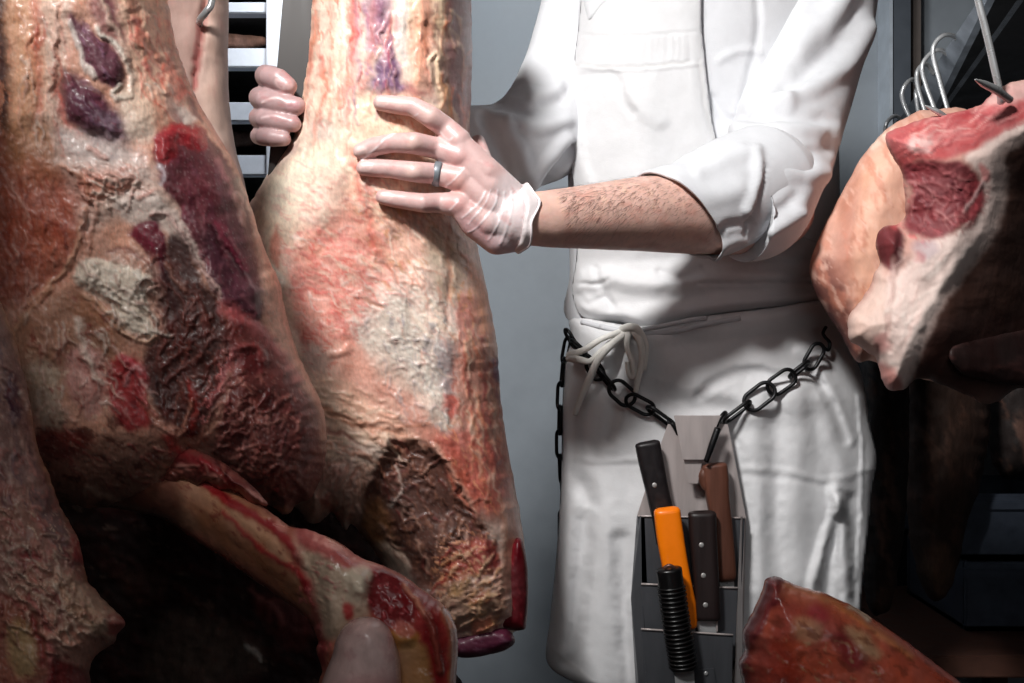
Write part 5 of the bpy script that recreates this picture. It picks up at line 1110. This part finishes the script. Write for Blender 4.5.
# trousers and boots under the apron
TR = plain_mat('white_trousers', (120, 118, 116), 0.85, 0, 60, 0.001, 0.1)
tp = []
for s in (-1, 1):
    V_ = Vector; tp += chain_caps([V_((XB+s*.07, 1.46, .98)), V_((XB+s*.095, 1.455, .70)), V_((XB+s*.10, 1.46, .42)), V_((XB+s*.10, 1.475, .14))], [.102, .088, .076, .066])
link('trousers', remesh(tp, 0.008, 4), TR, body)
BOOT = plain_mat('black_rubber', (22, 22, 24), 0.35, 0, 60, 0.0004, 0.1)
for s in (-1, 1):
    V_ = Vector; bp = chain_caps([V_((XB+s*.10, 1.478, .24)), V_((XB+s*.10, 1.48, .075))], [.055, .052])+chain_caps([V_((XB+s*.10, 1.49, .05)), V_((XB+s*.11, 1.36, .045)), V_((XB+s*.115, 1.28, .04))], [.05, .045, .04])
    link('boot', remesh(bp, 0.008, 4), BOOT, body)
# ---------- chain round the hips: every link a part
def by(x, y, off=0): return float(body_y(np.array([float(x)]), np.array([float(y)]))[0])-0.03-off
def chain_link(parent, c, d, nrm, L, Wd, r=0.0019):
    """one stadium-shaped link centred at c, long axis d, lying in the plane with normal nrm"""
    d = d.normalized(); nrm = (nrm-d*nrm.dot(d)).normalized(); s = d.cross(nrm); pts = []; hl = L/2-Wd/2
    for k in range(16):
        a = -math.pi/2+math.pi*k/15; pts.append(c+d*(hl+math.cos(a)*Wd/2)+s*math.sin(a)*Wd/2)
    for k in range(16):
        a = math.pi/2+math.pi*k/15; pts.append(c+d*(-hl+math.cos(a)*Wd/2)+s*math.sin(a)*Wd/2)
    q = []
    for p in pts:
        if not q or (p-q[-1]).length > 1e-5: q.append(p)
    V, Fc = tube_data(q, r, 8, closed=True); me = mesh('chain_link', V, Fc); fixn(me); return link('chain_link', me, IRON, parent)
def chain(path, parent, pitch=21.0, flat0=True, off=.006, wd=.018, L=.036):
    Q = crom(path, 20, False); seg = np.hypot(*(Q[1:, :2]-Q[:-1, :2]).T); s = np.concatenate([[0], np.cumsum(seg)]); n = int(round(s[-1]/pitch))
    for i in range(n):
        u0 = (i+.0)/n*s[-1]; u1 = (i+1.)/n*s[-1]; um = (u0+u1)/2
        f = lambda u: (np.interp(u, s, Q[:, 0]), np.interp(u, s, Q[:, 1]), np.interp(u, s, Q[:, 2]))
        a = W(*f(u0)); b = W(*f(u1)); c = (a+b)/2; d = b-a
        face = (c-Vector((0, 0, CZ))).normalized(); side = d.cross(face).normalized()
        ang = math.radians(15) if (i % 2 == 0) == flat0 else math.radians(68)
        nrm = face*math.cos(ang)+side*math.sin(ang)
        chain_link(parent, c, d, nrm, (b-a).length+.0088, wd)
chn = bpy.data.objects.new('chain_belt', None); COL.objects.link(chn)
tag(chn, 'black iron chain slung round the butcher\'s hips over the apron', 'chain')
def place_link(cx, cy, ang, L, wd, openness, Y, r=.0025):
    """a link whose long axis lies at ang (degrees, clockwise from the right), opened towards the viewer by openness 0..1"""
    c = W(cx, cy, Y); a = math.radians(ang); d = (W(cx+math.cos(a)*10, cy+math.sin(a)*10, Y)-c)
    face = (c-Vector((0, 0, CZ))).normalized(); side = d.cross(face).normalized(); q = math.acos(min(1, openness))
    chain_link(chn, c, d, face*math.cos(q)+side*math.sin(q), L/F*Y, wd/F*Y, r)
for cx, cy, ang, L, wd, op in [(571,339,60,22,14,.3),(579,348,45,22,14,.25),(587,358,35,22,15,.35),(595,369.5,58,23,16,.8),(606,379.5,50,27,15,.22),(622,393,42,29,18,1),(640,404.5,28,30,16,.85),(661,416.5,36,33,16,.3),(673,427,60,16,13,.2),
        (719.5,424,-62,26,15,.25),(737,412,-37,33,15,.3),(759.5,396.5,-38,34,18.5,1),(781.5,382,-35,31,17.5,.95),(799,369.5,-38,24,14,.25),(814,356.5,-60,28,15,.85)]:
    place_link(cx, cy, ang, L, wd, op, by(cx, cy, .014 if cx > 590 and cx < 820 else .016))
for cx, cy, ang, L, wd, op in [(566,350,100,26,14,.4),(563,372,95,28,14,.15),(561,396,92,28,14,.5),(560,420,91,28,14,.15),(560,444,90,28,14,.5),(561,469,88,28,13,.2),(564,497,86,32,13,.25),(565.5,526,90,34,13,.95),(566.5,553,90,30,12,.3)]:
    place_link(cx, cy, ang, L, wd, op, 1.365)
q_ = lambda x, y: W(x, y, by(x, y, .014)); tube('chain_hook', [q_(822,346), q_(828,350), q_(830,343), q_(825,337), q_(823,333), q_(826,327)], .0022, IRON, chn, 10, 6)
tube('strap', [W(718,428,1.205), W(712,445,1.203), W(706,462,1.203)], [.0042,.0042,.0030], IRON, chn, 8, 4)
# ---------- scabbard
YS = 1.205
SH = plain_mat('scuffed_steel', (176, 166, 164), 0.42, 0.35, 70, 0.0003, 0.12, (1, 1, 0.12)); SHD = plain_mat('dark_steel', (88, 90, 95), 0.35, 0.5, 60, 0.0003, 0.12, (1, 1, 0.2))
sc = bpy.data.objects.new('knife_scabbard', None); COL.objects.link(sc)
tag(sc, 'stepped metal knife scabbard hanging from the chain in front of the apron', 'scabbard')
def rp(o): return o
def poly(name, pts, Y, th, mat, bev=.0006, label=None): return solid(name, [plate_data(pts, Y, th)], mat, sc, bev, label=label)
poly('back_plate', [(668,424),(728,424),(737,470),(746,517),(744,612),(738,700),(738,760),(640,760),(646,700),(632,600),(637,516),(652,470)], YS+.034, .002, SH)
poly('hanger_plate', [(674,415.5),(721,415.5),(704,460),(683,460)], YS+.006, .002, SH)
poly('hanger_tongue', [(684,459),(703,459),(698,484),(688,484)], YS+.012, .002, SH)
poly('side_plate', [(637,516),(641,516),(642,583),(648,700),(645,760),(640,760),(631,598)], [YS+.034, YS+.016, YS+.010, YS-.002, YS-.002, YS+.034, YS+.034], .002, SHD)
poly('side_plate', [(745,517),(741,516),(738,586),(734,700),(735,760),(741,760),(743,600)], [YS+.034, YS+.016, YS+.010, YS-.002, YS-.002, YS+.034, YS+.034], .002, SH)
for (pts, Y) in (([(638,516),(745,518),(741,600),(640,600)], YS+.024), ([(641,584),(738,588),(735,660),(645,660)], YS+.008), ([(641,629),(733,635),(732,700),(732,770),(652,770),(648,700)], YS-.008)):
    if Y > YS+.02:
        poly('pocket_divider', [(640,517),(645,517),(648,596),(640,596)], Y, .0015, SHD); poly('pocket_divider', [(716,560),(718,560),(718,632),(716,632)], YS-.002, .0015, SH); 
    poly('pocket_front', pts, Y, .002, SHD)
    a, b = pts[0], pts[1]
    tube('pocket_lip', [W(a[0], a[1], Y-.001), W((a[0]+b[0])/2, (a[1]+b[1])/2, Y-.001), W(b[0], b[1], Y-.001)], .0013, SH, sc, 8, 3)
poly('rivet_plate', [(690,670),(714,668),(719,700),(719,770),(688,770)], YS-.0105, .0015, SHD)
def dome(c, r, mat, parent, name='rivet'):
    V, Fc = ellipsoid(c, (r, r*.35, r), 16); o = link(name, mesh(name, V, Fc), mat, parent); return o
dome(W(706, 673.5, YS-.0115), .0026, CHROME, sc)
# knives: rounded handle section lofted along its axis, rivets and blade as parts
def handle(name, axis, hw, th, Y, mat, label, cat, rivets=(), blade=True, seg=28, power=3.2, group=None, twist=None, blade_px=None):
    """axis: photo points down the handle; hw: half widths in px; th: half thickness in m; Y number or list"""
    Q = crom(axis, 10, False); m = len(Q); hwv = np.interp(np.linspace(0, 1, m), np.linspace(0, 1, len(hw)), hw)
    Yv = np.interp(np.linspace(0, 1, m), np.linspace(0, 1, 2), Y if hasattr(Y, '__len__') else [Y, Y]); V = []
    for i in range(m):
        a = Q[max(i-1, 0)]; b = Q[min(i+1, m-1)]; t = (b-a)/np.hypot(*(b-a)); n = np.array([-t[1], t[0]])
        e = min(i, m-1-i)/4.0; k = min(1, (1-(1-min(1, e))**2)**.5+0.12) if e < 1 else 1
        for j in range(seg):
            q = 2*math.pi*j/seg; c, s = math.cos(q), math.sin(q); cx = math.copysign(abs(c)**(2/power), c); sx = math.copysign(abs(s)**(2/power), s)
            x, y = Q[i]+n*hwv[i]*cx*(0.55+0.45*k); v = W(x, y, Yv[i]); v.y += th*sx*k; V.append(v)
    Fc = [(i*seg+k, i*seg+(k+1) % seg, (i+1)*seg+(k+1) % seg, (i+1)*seg+k) for i in range(m-1) for k in range(seg)]+[tuple(range(seg)), tuple((m-1)*seg+k for k in range(seg))]
    root = bpy.data.objects.new(name, None); COL.objects.link(root); tag(root, label, cat, group)
    me = mesh('handle', V, Fc); fixn(me); h = link('handle', me, mat, root)
    for (x, y) in rivets:
        Yr = np.interp(y, Q[:, 1], Yv)-th*1.0; dome(W(x, y, Yr+.0002), .0032, plain_mat('rivet_metal', (170, 168, 166), 0.45, 0.5, 40, 0, 0.05), root)
    if blade:
        (x0, y0), (x1, y1) = Q[-1], blade_px; w = hw[-1]*.75; Yb = Yv[-1]
        t = np.array([x1-x0, y1-y0], float); t /= np.hypot(*t); n = np.array([-t[1], t[0]])
        pts = [(x0-n[0]*w, y0-n[1]*w), (x0+n[0]*w, y0+n[1]*w), (x1+n[0]*w*.5, y1+n[1]*w*.5), (x1-n[0]*w*.8, y1-n[1]*w*.8)]
        solid('blade', [plate_data(pts, Yb, .0016)], CHROME, root)
    return root
DWOOD = plain_mat('dark_wood', (30, 20, 20), 0.45, 0, 60, 0.0003, 0.35, (1, 1, 0.08)); WOOD = plain_mat('brown_wood', (84, 50, 38), 0.45, 0, 70, 0.0004, 0.45, (1, 1, 0.06)); ORG = plain_mat('orange_plastic', (252, 128, 10), 0.35, 0, 60, 0.0001, 0.04)
BLK2 = plain_mat('black_handle', (26, 22, 24), 0.45, 0, 160, 0.0003, 0.25)
handle('boning_knife', [(647,441),(651,462),(657,490),(664,520),(668,545)], [12.5,12.5,11.5,11.5,11.5], .010, [YS+.016, YS+.030-.006], BLK2, 'knife with a plain black handle and one rivet, leaning furthest left in the scabbard', 'knife', [(654.5,485)], True, blade_px=(676, 600))
handle('butcher_knife', [(714,463),(716,480),(718,500),(723,535),(727,582)], [12.5,13,11.5,10,9.5], .010, [YS+.014, YS+.018], WOOD, 'knife with a reddish-brown wooden handle at the right of the scabbard', 'knife', [], True, blade_px=(729, 640))
tube('handle_hook', [W(706, 470, YS+.014), W(703, 476, YS+.014), W(705, 486, YS+.014), W(710, 492, YS+.014)], [.006, .0065, .005, .003], WOOD, [o for o in bpy.data.objects if o.name.startswith('butcher_knife')][0], 12, 5)
handle('boning_knife', [(666.5,507),(670,535),(676,570),(684,605),(690,629)], [13,13.5,13,12,7], .0105, [YS-.002, YS+.000], ORG, 'knife with a bright orange plastic handle in the scabbard', 'knife', [], True, blade_px=(694, 660))
orange_root = [o for o in bpy.data.objects if o.name.startswith('boning_knife')][-1]
handle('boning_knife', [(702,510.5),(703,535),(705,565),(707,595),(707,621)], [14,13.5,13,12.5,13.5], .010, [YS-.002, YS+.000], DWOOD, 'knife with a black handle and three rivets, between the orange and brown ones', 'knife', [(701.5,545),(703.5,575.5),(705.5,605)], True, blade_px=(707, 660))
st = handle('sharpening_steel', [(668.5,567),(671,585),(675,615),(680,645),(684,671)], [13.2,12.8,13,13,13.5], .0135, [YS-.034, YS-.026], BLACK, 'sharpening steel with a ribbed black handle at the front of the scabbard', 'sharpening steel', [], True, blade_px=(690, 760), power=2.1)
Qs = crom([(668.5,567),(671,585),(675,615),(680,645),(684,671)], 20, False)
def at_frac(f): i = f*(len(Qs)-1); j = int(i); j = min(j, len(Qs)-2); q = Qs[j]+(Qs[j+1]-Qs[j])*(i-j); return q, Qs[j+1]-Qs[j], YS-.034+.008*f
parts = []
for k in range(19):
    q, t, Y = at_frac(.27+k*.0365); c = W(q[0], q[1], Y); d = W(q[0]+t[0], q[1]+t[1], Y)-c; d.normalize(); n = Vector((0, 1, 0)); s = d.cross(n).normalized(); loop = []
    for j in range(24):
        a = 2*math.pi*j/24; loop.append(c+s*math.cos(a)*.0158+n*math.sin(a)*.0142)
    parts.append(tube_data(loop, .0015, 6, closed=True))
solid('grip_rib', parts, BLACK, st, 0, True)
q, t, Y = at_frac(0.0); tube('end_ring', [W(q[0]-4, q[1]+1, Y-.006), W(q[0]+1, q[1]-1.5, Y-.008), W(q[0]+6, q[1]+1, Y-.006)], .0022, plain_mat('worn_metal', (120, 90, 82), .4, .7, 40, 0, .1), st, 8, 5)
# ---------- rail and hooks, upper right
RAILM = plain_mat('rail_steel', (120, 126, 134), 0.4, 0.3, 30, 0.0006, 0.25); RAILB = plain_mat('rail_underside', (20, 20, 22), 0.5, 0.3, 30, 0.0003, 0.2)
A = [W(1011,-50,1.45), W(1052,-50,1.45), W(920,138,2.2), W(900,118,2.2)]
def sh_(v, dx): return v+Vector((dx, 0, 0))
rail = solid('hanging_rail', [prism_data([A[0], A[1], A[2], A[3]], [sh_(A[0], .012), sh_(A[1], .012), sh_(A[2], .012), sh_(A[3], .012)])], RAILM, None, .001)
tag(rail, 'wide grey steel rail slanting down from the upper right corner', 'rail')
solid('rail_beam', [prism_data([sh_(A[0], .013), sh_(A[1], .013), sh_(A[2], .013), sh_(A[3], .013)], [sh_(A[0], .22), sh_(A[1], .22), sh_(A[2], .22), sh_(A[3], .22)])], RAILB, rail)
solid('rail_bracket', [box_data((px_x(905, 2.2)+.03, 2.15, CZ-(128-CY)/F*2.2), (px_x(905, 2.2)+.16, 2.4, CZ-(108-CY)/F*2.2))], RAILB, rail)
def hook(pts, yend, r, label):
    """loop hooked over the rail edge; the first point rests on the rail"""
    f = (yend+50)/168.0; Yr = 1/(1/1.45+(1/2.2-1/1.45)*f); P = [W(x, y, Yr+(.012 if i == 0 else (-.005 if i == 1 else -.02))) for i, (x, y) in enumerate(pts)]
    o = tube('meat_hook', P, [r]*6+[r*.5], CHROME, None, 10, 8); tag(o, label, 'hook', 'empty hooks on the rail'); return o
hook([(960,44),(955,37),(945,35),(936,42),(933,54),(939,78),(949,114),(951,124)], 38, .0040, 'front empty steel hook on the rail, the largest loop')
hook([(950,62),(947,54),(938,50),(928,56),(922,68),(927,88),(935,110),(937,122)], 54, .0040, 'second empty hook from the front on the rail')
hook([(934,74),(926,64),(918,70),(917,82),(921,98),(927,118),(929,126)], 68, .0040, 'third empty hook from the front on the rail, seen nearly edge on')
hook([(924,92),(918,88),(916,94),(918,110),(921,124)], 90, .0040, 'straight-looking empty hook between the arched ones on the rail')
hook([(920,92),(914,80),(907,83),(902,93),(904,104),(910,118),(912,126)], 88, .0044, 'fourth arched empty hook on the rail, farther back')
hook([(902,120),(895,116),(888,121),(885,130),(886,140)], 117, .0042, 'farthest hook on the rail, small and dark')
lh = tube('meat_hook', [W(957,-1380,1.03), W(966,-600,1.03), W(978,0,1.03), W(985,27,1.03), W(991.5,55,1.03), W(998,84,1.03), W(1001,98,1.035), W(1001,112,1.045)], .0037, CHROME, None, 14, 0)
tag(lh, 'long straight steel rod hook from which the nearer pork side hangs', 'hook')
tube('hook_point', [W(1010,100,1.025), W(996,90,1.01), W(984,84,1.0), (W(975,79.5,0.99))], [.0038,.0042,.0036,.0006], CHROME, lh, 14, 8)
sp = tube('meat_hook', [W(925,105.5,1.05), W(930,108,1.05), W(938,112,1.05), W(948,119,1.055)], [.0006,.0020,.0030,.0030], CHROME, None, 10, 6); tag(sp, 'small hook whose pointed tip shows just above the red cut pork', 'hook')
# ---------- dim things at the lower right
BX = plain_mat('blue_grey_plastic', (70, 78, 92), 0.5, 0, 30, 0.001, 0.25); TB = plain_mat('brown_board', (96, 62, 50), 0.7, 0, 30, 0.001, 0.2)
Yt = 1.80; zt = CZ-(656-CY)/F*Yt
def crate(x0, x1, z0, z1, Y, label):
    a, b = px_x(x0, Y), px_x(x1, Y); root = bpy.data.objects.new('plastic_crate', None); COL.objects.link(root); tag(root, label, 'crate')
    t = .012; solid('crate_wall', [box_data((a, Y, z0), (b, Y+t, z1)), box_data((a, Y+.28, z0), (b, Y+.28+t, z1)), box_data((a, Y+t, z0), (a+t, Y+.28, z1)), box_data((b-t, Y+t, z0), (b, Y+.28, z1)), box_data((a, Y, z0), (b, Y+.29, z0+t))], BX, root, .002)
    solid('rim', [box_data((a-.008, Y-.008, z1-.03), (b+.008, Y+t, z1-.012))], BX, root, .002)
crate(966, 1090, zt+.001, zt+.135, 1.95, 'dim blue-grey plastic crate on the low table at the lower right')
crate(960, 1086, zt+.137, zt+.265, 1.97, 'dim blue-grey plastic crate stacked on top of the other at the lower right')
tb = bpy.data.objects.new('low_table', None); COL.objects.link(tb); tag(tb, 'low brown table under the crates at the lower right corner', 'table')
xa, xb = px_x(925, Yt), px_x(1140, Yt)
solid('table_top', [box_data((xa, Yt, zt-.04), (xb, 2.32, zt))], TB, tb, .003)
for x in (xa+.01, xb-.05):
    for y in (Yt+.01, 2.26): solid('leg', [box_data((x, y, 0), (x+.04, y+.04, zt-.04))], TB, tb)
pt = bpy.data.objects.new('steel_table', None); COL.objects.link(pt); tag(pt, 'steel table carrying the orange-red shank', 'table')
solid('table_top', [box_data((.12, .6, .625), (.75, .98, .655))], STEEL, pt, .003)
for x in (.13, .70):
    for y in (.62, .93): solid('leg', [box_data((x, y, 0), (x+.03, y+.03, .625))], STEEL, pt)
